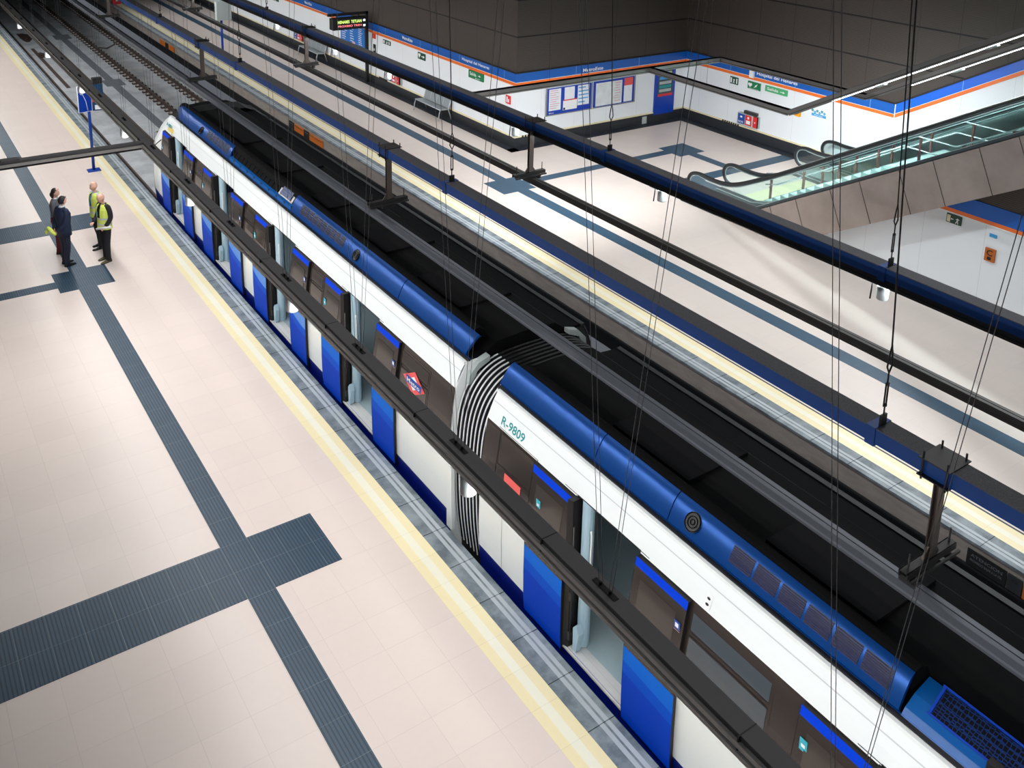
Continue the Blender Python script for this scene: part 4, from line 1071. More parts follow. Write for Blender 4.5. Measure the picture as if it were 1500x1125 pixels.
def sos(wall, a0, a1, z0, z1, lbl, cam=True):
    xw_ = {'L': 18.5, 'R': 26.6}[wall]; w = a0 - a1; zc = (z0 + z1) / 2
    t = thing('emergency_point', lbl, 'emergency box', (xw_, (a0 + a1) / 2, z0), 'emergency call points')
    m = MB(); m.box(xw_ - .16, xw_ - .001, a1, a0, z0, z1); build('housing', m, 'grey_panel', t)
    m = MB(); m.box(xw_ - .165, xw_ - .16, a0 - .38 * w, a0 - .03, z0 + .03, z1 - .02); m2 = m
    m.ball((xw_ - .168, a0 - .2 * w, zc + .08), .06, (.1, 1, .6), 1); put_text(m, 'SOS', (xw_ - .17, a0 - .06, z0 + .07), UY, Zv, w * .25, .07, 1); build('blue_panel', m, ['logo_blue', 'sign_white'], t)
    m = MB(); m.box(xw_ - .165, xw_ - .16, a0 - .72 * w, a0 - .40 * w, z0 + .03, z1 - .02); m.box(xw_ - .168, xw_ - .165, a0 - .66 * w, a0 - .46 * w, z0 + .08, zc, 1); m.ball((xw_ - .168, a0 - .56 * w, zc + .1), .05, (.1, 1, 1), 1); build('red_panel', m, ['sign_red', 'sign_white'], t)
    m = MB(); m.box(xw_ - .17, xw_ - .10, a1 - .0, a1 + .20 * w, z0 + .02, z1 - .0); m.ball((xw_ - .172, a1 + .1 * w, zc), .03, (.1, 1, 1), 1); build('extinguisher_door', m, ['sign_red', 'sign_white'], t)
    m = MB(); m.box(xw_ - .12, xw_, a1 + .1, a0 - .25, z1 + .02, z1 + .12); build('top_plate', m, 'steel_dark', t)
sos('R', 23.46, 22.52, .50, .92, 'red and blue emergency call point on the right wall')
sos('L', 35.73, 34.63, .48, .80, 'red and blue emergency call point left of the nearer bench')
sos('L', 45.97, 44.87, .49, .82, 'red and blue emergency call point left of the farther bench')
def vents(wall, a0, a1, n, lbl):
    t = thing('vent_row', lbl, 'vent', (26.57 if wall == 'R' else (18.47 if wall == 'L' else a0), a0, .25))
    for k in range(n):
        m = MB(); f = (k + .5) / n; c = a0 + (a1 - a0) * f
        if wall == 'B': m.box(c - .03, c + .03, 26.35, 26.37, .34, .42)
        else: x = 26.56 if wall == 'R' else 18.46; m.box(x - .012, x + .008, c - .03, c + .03, .34, .42)
        build('vent_slot', m, 'black', t)
vents('R', 24.31, 23.45, 8, 'row of black vent slots in the skirting under the emergency point')
vents('B', 18.75, 19.6, 7, 'row of black vent slots in the skirting near the outer corner')
# under-escalator wall
wsign('exit_sign', 'dark green exit sign with yellow end on the wall under the escalator', 'sign', 'U', 11.54, 11.18, 2.01, 2.22, 'green_dark', [('rect', 'yellow_panel', .05, .28, .1, .9, 'cream_trim'), ('poly', 'running_figure', man(.55, .95, .1, .9), 'sign_white'), ('poly', 'arrow', arrow(.5, .3, .3, .7), 'sign_white')])
t = wsign('intercom_sign', 'orange rounded sign reading IC on the wall under the escalator', 'sign', 'U', 10.53, 10.30, 1.44, 1.74, 'ic_orange', [('text', 'letter_i', 'I', .3, .7, .12, .36, 'black'), ('text', 'letter_c', 'C', .2, .8, .45, .9, 'black')], depth=.05)
wsign('wall_plate', 'tiny pale blue plate above the orange IC sign', 'sign', 'U', 10.50, 10.33, 2.0, 2.08, 'light_blue', depth=.01)
wsign('floor_marker', 'small grey plate on the skirting of the back wall', 'plate', 'B', 24.4, 24.62, .02, .30, 'grey_panel', depth=.05)
# back wall
wsign('station_name', 'white MetroEste lettering on the back wall band', 'lettering', 'B', 21.41, 22.35, 2.385, 2.53, 'band_blue_x', [('text', 'lettering', 'MetroEste', 0, 1, .05, .95, 'sign_white')], depth=.022)
def lines(nm, f0, f1, g0, g1, n, mt):
    out = []
    for k in range(n):
        g = g1 - (g1 - g0) * (k + .5) / n; out.append(('rect', nm, f0 + .01, f1 - .01 - random.uniform(0, .35) * (f1 - f0), g - (g1 - g0) * .16 / n, g + (g1 - g0) * .16 / n, mt, .008))
    return out
BG = 'poster boards on the back wall'
wsign('notice_board', 'blue notice board with three white timetable sheets, left on the back wall', 'notice board', 'B', 19.83, 21.82, 1.0, 1.96, 'sign_blue',
    [('rect', 'timetable_sheet', .035, .30, .15, .97, 'paper'), ('rect', 'timetable_sheet', .38, .61, .45, .97, 'paper'), ('rect', 'notice_sheet', .35, .67, .10, .50, 'sign_white', .008), ('rect', 'notice_header', .35, .67, .46, .50, 'sign_red', .012), ('rect', 'notice_picture', .36, .40, .11, .2, 'black', .012), ('rect', 'timetable_sheet', .68, .95, .2, .97, 'paper')]
    + lines('print_lines', .05, .28, .2, .95, 9, 'pink_text') + lines('print_lines', .69, .94, .25, .95, 5, 'light_blue')
    + [('rect', 'frame_edge', -.03, -.002, -.03, 1.03, 'alu'), ('rect', 'frame_edge', -.03, 1.03, -.035, -.002, 'alu'), ('rect', 'frame_edge', 1.002, 1.03, -.03, 1.03, 'alu'), ('text', 'lettering', 'Metro', .04, .15, .04, .09, 'sign_white')], depth=.05, group=BG)
wsign('map_board', 'blue framed board with a large district map, right on the back wall', 'notice board', 'B', 21.95, 23.89, 1.0, 1.97, 'sign_blue',
    [('rect', 'district_map', .04, .69, .03, .93, 'map_paper'), ('rect', 'red_poster', .74, .96, .68, .98, 'logo_red', .008), ('rect', 'line_map', .74, .95, .04, .68, 'paper')]
    + lines('map_lines', .5, .68, .1, .9, 8, 'pink_text')
    + [('rect', 'frame_edge', 1.002, 1.03, -.03, 1.03, 'alu'), ('rect', 'frame_edge', -.03, 1.03, -.035, -.002, 'alu')], depth=.05, group=BG)
vm = wsign('vending_machine', 'blue vending machine set in the back wall next to the corner', 'vending machine', 'B', 24.96, 25.99, .30, 2.20, 'sign_blue', [('rect', 'display_window', .14, .88, .40, .92, 'vend_glass'), ('rect', 'red_shelf', .14, .88, .37, .42, 'sign_red', .008)]
    + [('rect', 'product_row', .2, .8, g, g + .06, mt, .01) for g, mt in ((.82, 'grey_panel'), (.72, 'light_blue'), (.62, 'grey_panel'), (.54, 'teal'), (.46, 'grey_panel'))], depth=.06)
# left wall
LG = 'signs along the left wall'
wsign('salida_sign', 'dark green Salida sign with arrow under the name near the outer corner', 'sign', 'L', 29.4, 28.42, 1.93, 2.21, 'green', [('text', 'lettering', 'Salida', .1, .55, .4, .85, 'sign_white'), ('poly', 'arrow', arrow(.68, .85, .35, .85), 'sign_white'), ('text', 'small_lettering', 'Exit', .5, .8, .1, .25, 'sign_white')], depth=.05)
wsign('exit_arrow_sign', 'green sign with white symbol and arrow above the nearer bench', 'sign', 'L', 33.27, 32.68, 1.88, 2.15, 'green_dark', [('poly', 'heart', [(.2, .15), (.4, .6), (.38, .85), (.1, .85), (.08, .6)], 'sign_white'), ('poly', 'arrow', arrow(.5, .95, .2, .8), 'sign_white')])
wsign('exit_sign', 'small dark green exit sign right of the LED display post', 'sign', 'L', 36.32, 35.66, 1.95, 2.13, 'green_dark', [('rect', 'white_panel', .06, .25, .15, .85, 'sign_white'), ('poly', 'running_figure', man(.35, .75, .1, .9), 'sign_white'), ('rect', 'side_bar', .8, .94, .15, .85, 'sign_white')])
wsign('exit_sign', 'small green exit sign at the far end of the left wall', 'sign', 'L', 49.2, 48.3, 2.0, 2.16, 'green_dark', [('poly', 'running_figure', man(.35, .75, .1, .9), 'sign_white')])
wsign('fire_sign', 'small red pictogram sign close to the outer wall corner', 'sign', 'L', 26.97, 26.69, 1.50, 1.80, 'sign_red', [('rect', 'pictogram', .2, .45, .15, .85, 'sign_white'), ('rect', 'pictogram', .58, .8, .2, .6, 'sign_white')])
wsign('fire_sign', 'small orange red sign beside the LED display post', 'sign', 'L', 37.3, 37.05, 2.0, 2.22, 'sign_red', [('rect', 'pictogram', .3, .6, .2, .8, 'sign_orange')])
wsign('door_slot', 'narrow black plate below the red sign by the display post', 'plate', 'L', 37.25, 37.05, 1.4, 1.75, 'black', [('rect', 'inner_plate', .3, .7, .2, .5, 'sign_white')])
wsign('line_map_panel', 'bright blue route map panel behind the LED display', 'map', 'L', 40.58, 38.1, 1.25, 2.28, 'map_blue', lines('stops_list', .05, .3, .1, .95, 9, 'sign_white') + lines('stops_list', .4, .6, .2, .95, 7, 'sign_white') + lines('stops_list', .75, .95, .1, .95, 10, 'sign_white') + [('rect', 'photo', .5, .62, .1, .25, 'pink_text', .008)])
for i, (a, b, z0, txt, lbl) in enumerate(((29.9, 28.05, 2.43, 'Hospital del Henares', 'white Hospital del Henares lettering on the left wall band'), (34.58, 33.71, 2.43, 'MetroEste', 'white MetroEste lettering on the left wall band above the nearer bench'), (44.77, 43.87, 2.43, 'MetroEste', 'white MetroEste lettering far along the left wall band'))):
    wsign('station_name', lbl, 'lettering', 'L', a, b, z0, z0 + .16, 'band_blue_y', [('text', 'lettering', txt, 0, 1, .05, .95, 'sign_white')], depth=.022)
vents('L', 36.7, 35.9, 8, 'row of black vent slots in the left wall skirting beside the emergency point')
# round wall lamps
def bulkhead(y, z, lbl):
    t = thing('wall_lamp', lbl, 'lamp', (18.5, y, z), 'white wall lamps')
    m = MB(); m.ball((18.47, y, z), .17, (.35, 1, 1.1), 0); build('lamp_cover', m, 'white_plastic', t)
    m = MB(); m.tube([(18.45, y + .16 * math.cos(2 * PI * k / 14), z + .18 * math.sin(2 * PI * k / 14)) for k in range(14)], .012, 5, closed=True); build('lamp_rim', m, 'steel_dark', t)
bulkhead(47.8, .9, 'round white wall lamp left of the farther bench'); bulkhead(41.3, .85, 'round white wall lamp right of the farther bench')
# benches
def bench(y0, y1, lbl):
    t = thing('bench', lbl, 'bench', (18.15, (y0 + y1) / 2, 0), 'steel benches along the left wall')
    m = MB(); pr = [(17.93, .44), (18.0, .455), (18.3, .43), (18.34, .415), (18.3, .40), (17.95, .425)]; m.prism_y(pr, y0, y1, 0)
    build('seat', m, 'bench_perf', t)
    m = MB(); m.prism_y([(18.33, .44), (18.45, .88), (18.43, .885), (18.31, .45)], y0, y1, 0)
    n = 4
    for k in range(1, n): y = y0 + (y1 - y0) * k / n; m.obox((18.37, y, .66), (.004, 0, 0), (0, .01, 0), (.055, 0, .21), 1)
    build('backrest', m, ['bench_perf', 'bench_steel'], t)
    for y in (y0, y1):
        m = MB(); m.tube([(17.86, y, 0), (17.90, y, .25), (17.94, y, .44), (18.3, y, .42)], .022, 7); build('leg', m, 'bench_steel', t)
        m = MB(); m.tube([(18.44, y, 0), (18.36, y, .25), (18.3, y, .42), (18.46, y, .90)], .022, 7); build('leg', m, 'bench_steel', t)
    m = MB(); m.tube([(17.93, y0, .44), (17.93, y1, .44)], .02, 7); m.tube([(18.46, y0, .9), (18.46, y1, .9)], .018, 7); build('front_rail', m, 'bench_steel', t)
bench(30.58, 32.5, 'perforated steel bench against the wall near the outer corner')
bench(42.1, 44.3, 'perforated steel bench farther along beside the LED display')
# LED display on its gallows post
t = thing('departure_display', 'black LED departure display hanging from a gallows post by the left wall', 'display', (18.33, 37.55, 0))
m = MB(); m.box(18.25, 18.37, 37.48, 37.6, 0, 3.16); build('post', m, 'black', t)
m = MB(); m.box(16.5, 18.37, 37.48, 37.6, 3.06, 3.16); m.box(16.9, 16.94, 37.5, 37.58, 2.9, 3.1); m.box(17.9, 17.94, 37.5, 37.58, 2.9, 3.1); build('arm', m, 'black', t)
m = MB(); m.box(16.66, 18.22, 37.35, 37.72, 2.47, 2.96); dsp = build('display_case', m, 'black', t)
m = MB(); put_text(m, 'HENARES  TETUAN', (16.88, 37.345, 2.74), UX, Zv, 1.1, .13); build('led_text', m, 'led_yellow', dsp)
m = MB(); put_text(m, 'PROXIMO TREN', (16.88, 37.345, 2.58), UX, Zv, 1.1, .09); build('led_text', m, 'led_red', dsp)
m = MB(); m.box(18.06, 18.15, 37.34, 37.35, 2.78, 2.86); m.box(18.06, 18.15, 37.34, 37.35, 2.56, 2.64); build('led_symbol', m, 'led_white', dsp)
# information box on blue post (far platform)
t = thing('information_box', 'pale grey box on a blue post on the far platform', 'box on post', (14.45, 45.27, 0))
m = MB(); m.cyl((14.45, 45.27, 0), (14.45, 45.27, 1.9), .055, 12); m.box(14.3, 14.6, 45.15, 45.4, 0, .02); build('post', m, 'post_blue', t)
m = MB(); m.box(14.2, 14.9, 45.1, 45.4, 1.86, 2.75); build('box', m, 'grey_panel', t)
m = MB(); m.box(14.88, 14.92, 45.2, 45.26, 2.1, 2.3); build('box_hinge', m, 'steel_dark', t)
# platform totem near the people
t = thing('platform_sign', 'blue double panel sign on a tall blue post at the near platform edge', 'sign', (5.69, 31.2, 0))
m = MB(); m.cyl((5.69, 31.2, .03), (5.69, 31.2, 2.9), .045, 12); m.box(5.5, 5.88, 31.05, 31.35, 0, .03); build('post', m, 'post_blue', t)
m = MB(); m.obox((5.575, 31.12, 2.37), (.205, .05, 0), (-.006, .025, 0), (0, 0, .42), 0); m.obox((5.573, 31.095, 2.37), (.19, .046, 0), (-.004, .012, 0), (0, 0, .40), 1)
m.tube([(5.42, 31.04, 2.66), (5.52, 31.065, 2.52), (5.60, 31.08, 2.30), (5.64, 31.09, 2.0)], .010, 5, 0); m.tube([(5.50 + .06 * math.cos(a * .6), 31.055, 2.58 + .06 * math.sin(a * .6)) for a in range(9)], .010, 5, 0)
label(build('sign_panel', m, ['sign_white', 'sign_blue'], t), 'white bordered blue panel with thin white line')
m = MB(); m.obox((5.93, 31.14, 2.37), (.19, -.05, 0), (.006, .025, 0), (0, 0, .42), 0); m.obox((5.83, 31.13, 2.36), (.035, -.009, 0), (.004, .012, 0), (0, 0, .12), 1); m.obox((5.98, 31.10, 2.06), (.12, -.03, 0), (.004, .012, 0), (0, 0, .07), 2)
label(build('sign_panel', m, ['sign_teal', 'sign_red', 'sign_white'], t), 'dark teal panel with a red dot and white corner')
m = MB(); m.box(5.84, 6.12, 31.1, 31.3, 2.80, 2.98); build('sign_hood', m, 'black', t)
# red lamp box at the far platform end
m = MB(); m.box(13.5, 14.0, 63.6, 63.9, 0, .5); m.box(13.7, 13.8, 63.58, 63.6, .2, .35, 1); tag(build('signal_box', m, ['sign_red', 'sign_white'], loc=(13.75, 63.7, 0)), 'small red box at the far end of the far platform', 'signal')
# warning plates on the platform front
def plate(y, w, cols, txts, lbl, g):
    t = thing('warning_plate', lbl, 'sign', (13.28, y, -.35), g); yy = y
    for wd, mt, tx in cols:
        m = MB(); m.box(13.262, 13.28, yy - wd, yy, -.40, -.13, 0)
        if tx:
            for k, s_ in enumerate(tx): put_text(m, s_, (13.258, yy - .06, -.235 - .09 * k), UY, Zv, wd - .12, .055, 1)
        build('panel', m, [mt, 'duct' if mt == 'black' else 'dark'], t); yy -= wd + .02
PG = 'warning plates along the far platform front'
plate(6.45, 0, [(.62, 'black', ('ATENCION', 'PROHIBIDO BAJAR A LA VIA')), (.22, 'plinth', ('o',)), (.6, 'sign_orange', ('ATENCION', 'NO CRUZAR'))], None, 'dark and orange warning plate on the platform front at the right edge', PG)
plate(34.0, 0, [(.5, 'black', ('PROHIBIDO',)), (.9, 'sign_orange', ('ATENCION',)), (.5, 'black', ('VIA',)), (1.2, 'sign_orange', ('NO BAJAR',))], None, 'orange warning plates on the platform front beyond the middle', PG)
plate(52.0, 0, [(1.0, 'sign_orange', None), (.6, 'black', None), (1.0, 'sign_orange', None)], None, 'faint orange warning plates far along the platform front', PG)

# ================================================================ PEOPLE
def skin_mesh(verts, edges, radii, roots=(0,), sub=1):
    me = bpy.data.meshes.new('s'); me.from_pydata(verts, edges, []); ob = bpy.data.objects.new('s', me); COL.objects.link(ob)
    md = ob.modifiers.new('skin', 'SKIN'); md.use_smooth_shade = True; md.branch_smoothing = .6
    if not me.skin_vertices: me.attributes.new
    for i, r in enumerate(radii):
        me.skin_vertices[0].data[i].radius = r if isinstance(r, tuple) else (r, r)
        me.skin_vertices[0].data[i].use_root = i in roots
    sb = ob.modifiers.new('sub', 'SUBSURF'); sb.levels = sub; sb.render_levels = sub
    dg = bpy.context.evaluated_depsgraph_get(); m2 = bpy.data.meshes.new_from_object(ob.evaluated_get(dg))
    vs = [tuple(v.co) for v in m2.vertices]; fs = [tuple(p.vertices) for p in m2.polygons]
    bpy.data.objects.remove(ob); bpy.data.meshes.remove(me); bpy.data.meshes.remove(m2)
    return vs, fs
def chain_mesh(chains, sub=1):
    """chains: lists of (point, radius); equal points are welded"""
    V, R_, E_, idx, roots = [], [], [], {}, []
    for ch in chains:
        prev = None
        for p, r in ch:
            k = tuple(round(c, 4) for c in p)
            if k not in idx: idx[k] = len(V); V.append(p); R_.append(r)
            i = idx[k]
            if prev is not None and prev != i: E_.append((prev, i))
            prev = i
    # components -> one root each
    par = list(range(len(V)))
    def fnd(a):
        while par[a] != a: a = par[a]
        return a
    for a, b in E_: par[fnd(a)] = fnd(b)
    seen = set()
    for i in range(len(V)):
        f = fnd(i)
        if f not in seen: seen.add(f); roots.append(i)
    return skin_mesh(V, E_, R_, roots, sub)
def hand(wrist, direction, palm_n, curl=.5):
    """palm and five fingers as chains, wrist -> fingertips"""
    w = Vector(wrist); d = Vector(direction).normalized(); n = Vector(palm_n); n = (n - d * n.dot(d)).normalized(); s_ = d.cross(n)
    chains = []; pc = w + d * .05
    chains.append([(tuple(w), .022), (tuple(pc), (.034, .018))])
    for k, (off, ln) in enumerate(((-.030, .070), (-.010, .080), (.010, .075), (.029, .060))):
        b = pc + d * .035 + s_ * off; c1 = b + (d * math.cos(curl) + n * math.sin(curl)) * ln * .5; c2 = c1 + (d * math.cos(curl * 2.2) + n * math.sin(curl * 2.2)) * ln * .5
        chains.append([(tuple(pc), (.034, .018)), (tuple(b), .0095), (tuple(c1), .0085), (tuple(c2), .007)])
    b = w + d * .03 - s_ * .035; c1 = b + (d * .7 - s_ * .6 + n * .3).normalized() * .035; c2 = c1 + (d * .9 + n * .4).normalized() * .03
    chains.append([(tuple(w + d * .018), .02), (tuple(b), .012), (tuple(c1), .010), (tuple(c2), .008)])
    return chains
def head_geo(mb, c, tilt, face=Vector((0, 1, 0)), mi=0):
    """sculpted head: local forward +y; c = centre"""
    n = 20; rows = 16
    vs = []
    for i in range(rows + 1):
        t = PI * i / rows
        for j in range(n):
            a = 2 * PI * j / n; x = math.sin(t) * math.cos(a); y = math.sin(t) * math.sin(a); z = math.cos(t)
            X = x * .076; Y_ = y * .096; Z_ = z * .118
            if z < 0: X *= 1 - .32 * (-z) ** 1.5; Y_ = Y_ * (1 - .12 * -z) + .018 * -z
            if y > .75:                                   # face relief
                if abs(x) < .22 and -.30 < z < .06: Y_ += .022 * (1 - abs(x) / .22) * (1 - abs(z + .16) / .24 if abs(z + .16) < .24 else 0)
                if .06 < abs(x) < .55 and .02 < z < .2: Y_ -= .006
                if abs(x) < .3 and -.62 < z < -.5: Y_ += .005
            vs.append(Vector((X, Y_, Z_)))
    R_ = Matrix.Rotation(tilt, 3, 'X')
    vs2 = [R_ @ v + Vector(c) for v in vs]
    mb.add(vs2, [(i * n + j, (i + 1) * n + j, (i + 1) * n + (j + 1) % n, i * n + (j + 1) % n) for i in range(rows) for j in range(n)], mi, True)
    for s_ in (-1, 1):
        e = R_ @ Vector((s_ * .077, -.002, -.012)) + Vector(c); mb.ball(e, .03, (.3, .6, 1), mi, 8)
    for s_ in (-1, 1):
        e = R_ @ Vector((s_ * .03, .085, .012)) + Vector(c); mb.ball(e, .0125, (1, .5, .7), mi + 1, 8)
        e = R_ @ Vector((s_ * .03, .0905, .034)) + Vector(c); mb.ball(e, .016, (1, .3, .22), mi + 2, 8)
    e = R_ @ Vector((0, .094, -.058)) + Vector(c); mb.ball(e, .022, (1, .25, .22), mi + 3, 8)
mat('eye_white', (150, 140, 136), rough=.3); mat('lips', (176, 96, 92), rough=.5); mat('brow', (90, 66, 54), rough=.8)
def person(lbl, loc, face_ang, H, look, tilt=0.0, arms=None, legs=None):
    """local frame: forward +y, left -x ... rotated by face_ang about z"""
    k = H / 1.75
    t = thing('person', lbl, 'person', loc, 'people talking on the near platform')
    t.rotation_euler = (0, 0, face_ang)
    def S_(p): return (p[0] * k, p[1] * k, p[2] * k)
    fl, fr = legs or (((-.11, .0)), ((.11, .02)))
    hipz, kz = .92, .49
    def leg(sgn, foot):
        return [((0, 0, .97), .10), ((sgn * .08, 0, .88), .07), (((sgn * .09 + foot[0]) / 2, foot[1] * .5 + .015, kz), .048), ((foot[0], foot[1] - .01, .09), .036)]
    SH = 1.445
    armL, armR = arms
    def arm(sgn, a): return [((0, 0, 1.40), .085), ((sgn * .15, -.005, 1.405), .048), (a[0], .038), (a[1], .027)]
    def sc(ch): return [[(S_(p), (tuple(q * k for q in r) if isinstance(r, tuple) else r * k)) for p, r in c] for c in ch]
    spine = [((0, 0, .97), .10), ((0, .0, 1.12), .095), ((0, .0, 1.28), .10), ((0, 0, 1.40), .085), ((0, .0, 1.50), .052), ((0, .015, 1.57), .05)]
    lg = [leg(-1, fl), leg(1, fr)]
    body = sc([spine] + lg + [arm(-1, armL), arm(1, armR)])
    m = MB(); vs, fs = chain_mesh(body); m.add(vs, fs, 0, True)
    for a, sgn in ((armL, -1), (armR, 1)):
        d = Vector(a[2]) if len(a) > 2 else (Vector(a[1]) - Vector(a[0])); nrm = Vector(a[3]) if len(a) > 3 else Vector((-sgn, 0, 0))
        vs, fs = chain_mesh(sc(hand(a[1], d, nrm))); m.add(vs, fs, 0, True)
    hc = (0, .03 - math.sin(tilt) * -.0, 1.655); hc = Vector(hc) + Vector((0, math.sin(-tilt) * .06, -abs(math.sin(tilt)) * .02))
    mh = MB(); head_geo(mh, hc * k, tilt)
    m.add([v for v in mh.v], [], 0)
    o0 = len(m.v) - len(mh.v)
    for f, mi_, s_ in zip(mh.f, mh.m, mh.sm): m.f.append(tuple(i + o0 for i in f)); m.m.append(mi_); m.sm.append(s_)
    def bl(name, mb, mats):
        me = bpy.data.meshes.new(name); mats = [mats] if isinstance(mats, str) else mats
        for q in mats: me.materials.append(M[q])
        me.from_pydata([tuple(v) for v in mb.v], [], mb.f); me.polygons.foreach_set('material_index', mb.m); me.polygons.foreach_set('use_smooth', mb.sm); me.update()
        bm = bmesh.new(); bm.from_mesh(me); bmesh.ops.recalc_face_normals(bm, faces=bm.faces[:]); bm.to_mesh(me); bm.free()
        o = bpy.data.objects.new(name, me); COL.objects.link(o); o.parent = t; return o
    bl('body', m, ['skin', 'eye_white', 'brow', 'lips'])
    def grow(chs, g): return [[(p, tuple(q + g for q in r) if isinstance(r, tuple) else r + g) for p, r in c] for c in chs]
    def cloth(name, chs, g, mt):
        mm = MB(); vs, fs = chain_mesh(sc(grow(chs, g))); mm.add(vs, fs, 0, True); return bl(name, mm, mt)
    def foot(mt, mt2=None):
        for sgn, f in ((-1, fl), (1, fr)):
            mm = MB(); secs = [(-.075, .03, .075), (-.05, .038, .09), (.0, .04, .10), (.06, .043, .075), (.12, .047, .055), (.17, .042, .045), (.205, .025, .03)]
            vs = []
            for dy, hw, hh in secs:
                for q in range(8):
                    a_ = PI * q / 7; vs.append(((f[0] + hw * math.cos(a_)) * k, (f[1] + dy) * k, (.018 + (hh - .018) * math.sin(a_)) * k))
            mm.add(vs, [(i * 8 + j, i * 8 + j + 1, (i + 1) * 8 + j + 1, (i + 1) * 8 + j) for i in range(6) for j in range(7)] + [tuple(range(8)), tuple(48 + j for j in range(8))], 0, True)
            out = [((f[0] + hw * q_ * 1.04) * k, (f[1] + dy) * k) for q_ in (1, -1) for dy, hw, hh in (secs if q_ == 1 else secs[::-1])]
            mm.prism_z(out, 0, .02 * k, 1); bl('shoe', mm, [mt, mt2 or 'black'])
    return t, k, hc, bl, cloth, foot, spine, lg, arm, sc, armL, armR, fl, fr
def loft_rings(mm, rings, k, mi=0, n=20, capb=True):
    """rings: (cx, cy, z, half width, half depth)"""
    vs = []
    for cx, cy, z, a, b in rings:
        for j in range(n):
            t_ = 2 * PI * j / n; vs.append(((cx + a * math.copysign(abs(math.cos(t_)) ** .85, math.cos(t_))) * k, (cy + b * math.sin(t_)) * k, z * k))
    fs = [(i * n + j, i * n + (j + 1) % n, (i + 1) * n + (j + 1) % n, (i + 1) * n + j) for i in range(len(rings) - 1) for j in range(n)]
    fs += [tuple(range(n - 1, -1, -1)), tuple((len(rings) - 1) * n + j for j in range(n))]
    mm.add(vs, fs, mi, True)
def sleeve(mm, sgn, a, k, g=1.0, mi=0):
    P_ = smooth_path([(sgn * .10, -.0, 1.415), (sgn * .185, -.005, 1.405), a[0], a[1]], 5); n = len(P_)
    d = (P_[-1] - P_[-2]).normalized(); P_ = [p * k for p in P_]
    R_ = [(.075 - .03 * (i / (n - 1)) ** .8) * g * k if i > 2 else .07 * g * k for i in range(n)]
    mm.tube(P_, R_, 10, mi)
def trousers(bl, k, fl, fr, mt, g=1.0, long_=.05):
    mm = MB(); loft_rings(mm, [(0, 0, .84, .15 * g, .105 * g), (0, 0, .92, .165 * g, .12 * g), (0, 0, 1.02, .155 * g, .112 * g), (0, 0, 1.06, .145 * g, .10 * g)], k)
    for sgn, f in ((-1, fl), (1, fr)):
        P_ = smooth_path([(sgn * .075, 0, .92), (sgn * .085, .005, .75), ((sgn * .09 + f[0]) / 2, f[1] * .5 + .02, .49), (f[0], f[1], .25), (f[0], f[1] - .005, long_)], 4); n = len(P_)
        mm.tube([p * k for p in P_], [(.092 - .036 * min(1, i / (n * .75))) * g * k for i in range(n)], 12)
    return bl('trousers', mm, mt)
def top(bl, k, name, mt, aL, aR, bottom=.84, g=1.0, sg=1.0):
    mm = MB(); loft_rings(mm, [(0, 0, bottom, .175 * g, .13 * g), (0, 0, .95, .172 * g, .13 * g), (0, .005, 1.08, .158 * g, .12 * g), (0, .005, 1.22, .175 * g, .13 * g), (0, 0, 1.34, .195 * g, .13 * g), (0, -.005, 1.42, .18 * g, .10 * g), (0, -.005, 1.47, .11, .075), (0, 0, 1.495, .062, .062)], k)
    sleeve(mm, -1, aL, k, sg); sleeve(mm, 1, aR, k, sg)
    return bl(name, mm, mt)
def hair_cap(bl, hc, k, tilt, mt, back=True, bald=False, bun=False):
    mm = MB(); n = 18; rows = 9; R_ = Matrix.Rotation(tilt, 3, 'X'); vs = []
    for i in range(rows + 1):
        tt = (PI * .66) * i / rows
        for j in range(n):
            a = 2 * PI * j / n; x = math.sin(tt) * math.cos(a); y = math.sin(tt) * math.sin(a); z = math.cos(tt)
            if y > 0: z = max(z, .42 + .25 * y)       # hairline at the front
            r = 1.06
            vs.append(R_ @ Vector((x * .079 * r, y * .092 * r - .008, z * .118 * r)) + hc)
    mm.add([v * k for v in vs], [(i * n + j, (i + 1) * n + j, (i + 1) * n + (j + 1) % n, i * n + (j + 1) % n) for i in range(rows) for j in range(n)], 0, True)
    if bun:
        mm.ball(tuple((hc + Vector((0, -.085, -.05))) * k), .055 * k, (1, .9, 1.3), 0); mm.ball(tuple((hc + Vector((-.0, -.07, -.1))) * k), .05 * k, (1.2, .8, 1), 0)
    return bl('hair', mm, mt)

# angle: forward +y rotated to world heading
def heading(vx, vy): return math.atan2(-vx, vy)
# 1 man in navy suit, hands behind his back
aL = [(-.21, -.06, 1.17), (-.07, -.19, .98), (.5, -.3, -.25), (0, -1, 0)]; aR = [(.21, -.06, 1.17), (.07, -.20, .96), (-.5, -.3, -.25), (0, -1, 0)]
t, k, hc, bl, cloth, foot, spine, lg, arm, sc, armL, armR, fl, fr = person('man in a navy suit seen from behind, hands clasped behind his back', (3.62, 24.2, 0), heading(.95, .35), 1.76, None, 0.0, (aL, aR), ((-.10, .02), (.10, -.03)))
trousers(bl, k, fl, fr, 'navy_trouser', 1.12)
top(bl, k, 'jacket', 'navy', aL, aR, .80, 1.22, 1.15)
mm = MB(); mm.lathe((0, .005 * k, 1.50 * k), [(.075 * k, 0), (.066 * k, .03 * k), (.06 * k, .045 * k)], 14); bl('shirt_collar', mm, 'shirt_white')
hair_cap(bl, hc, k, 0, 'hair_black'); foot('shoe_black')
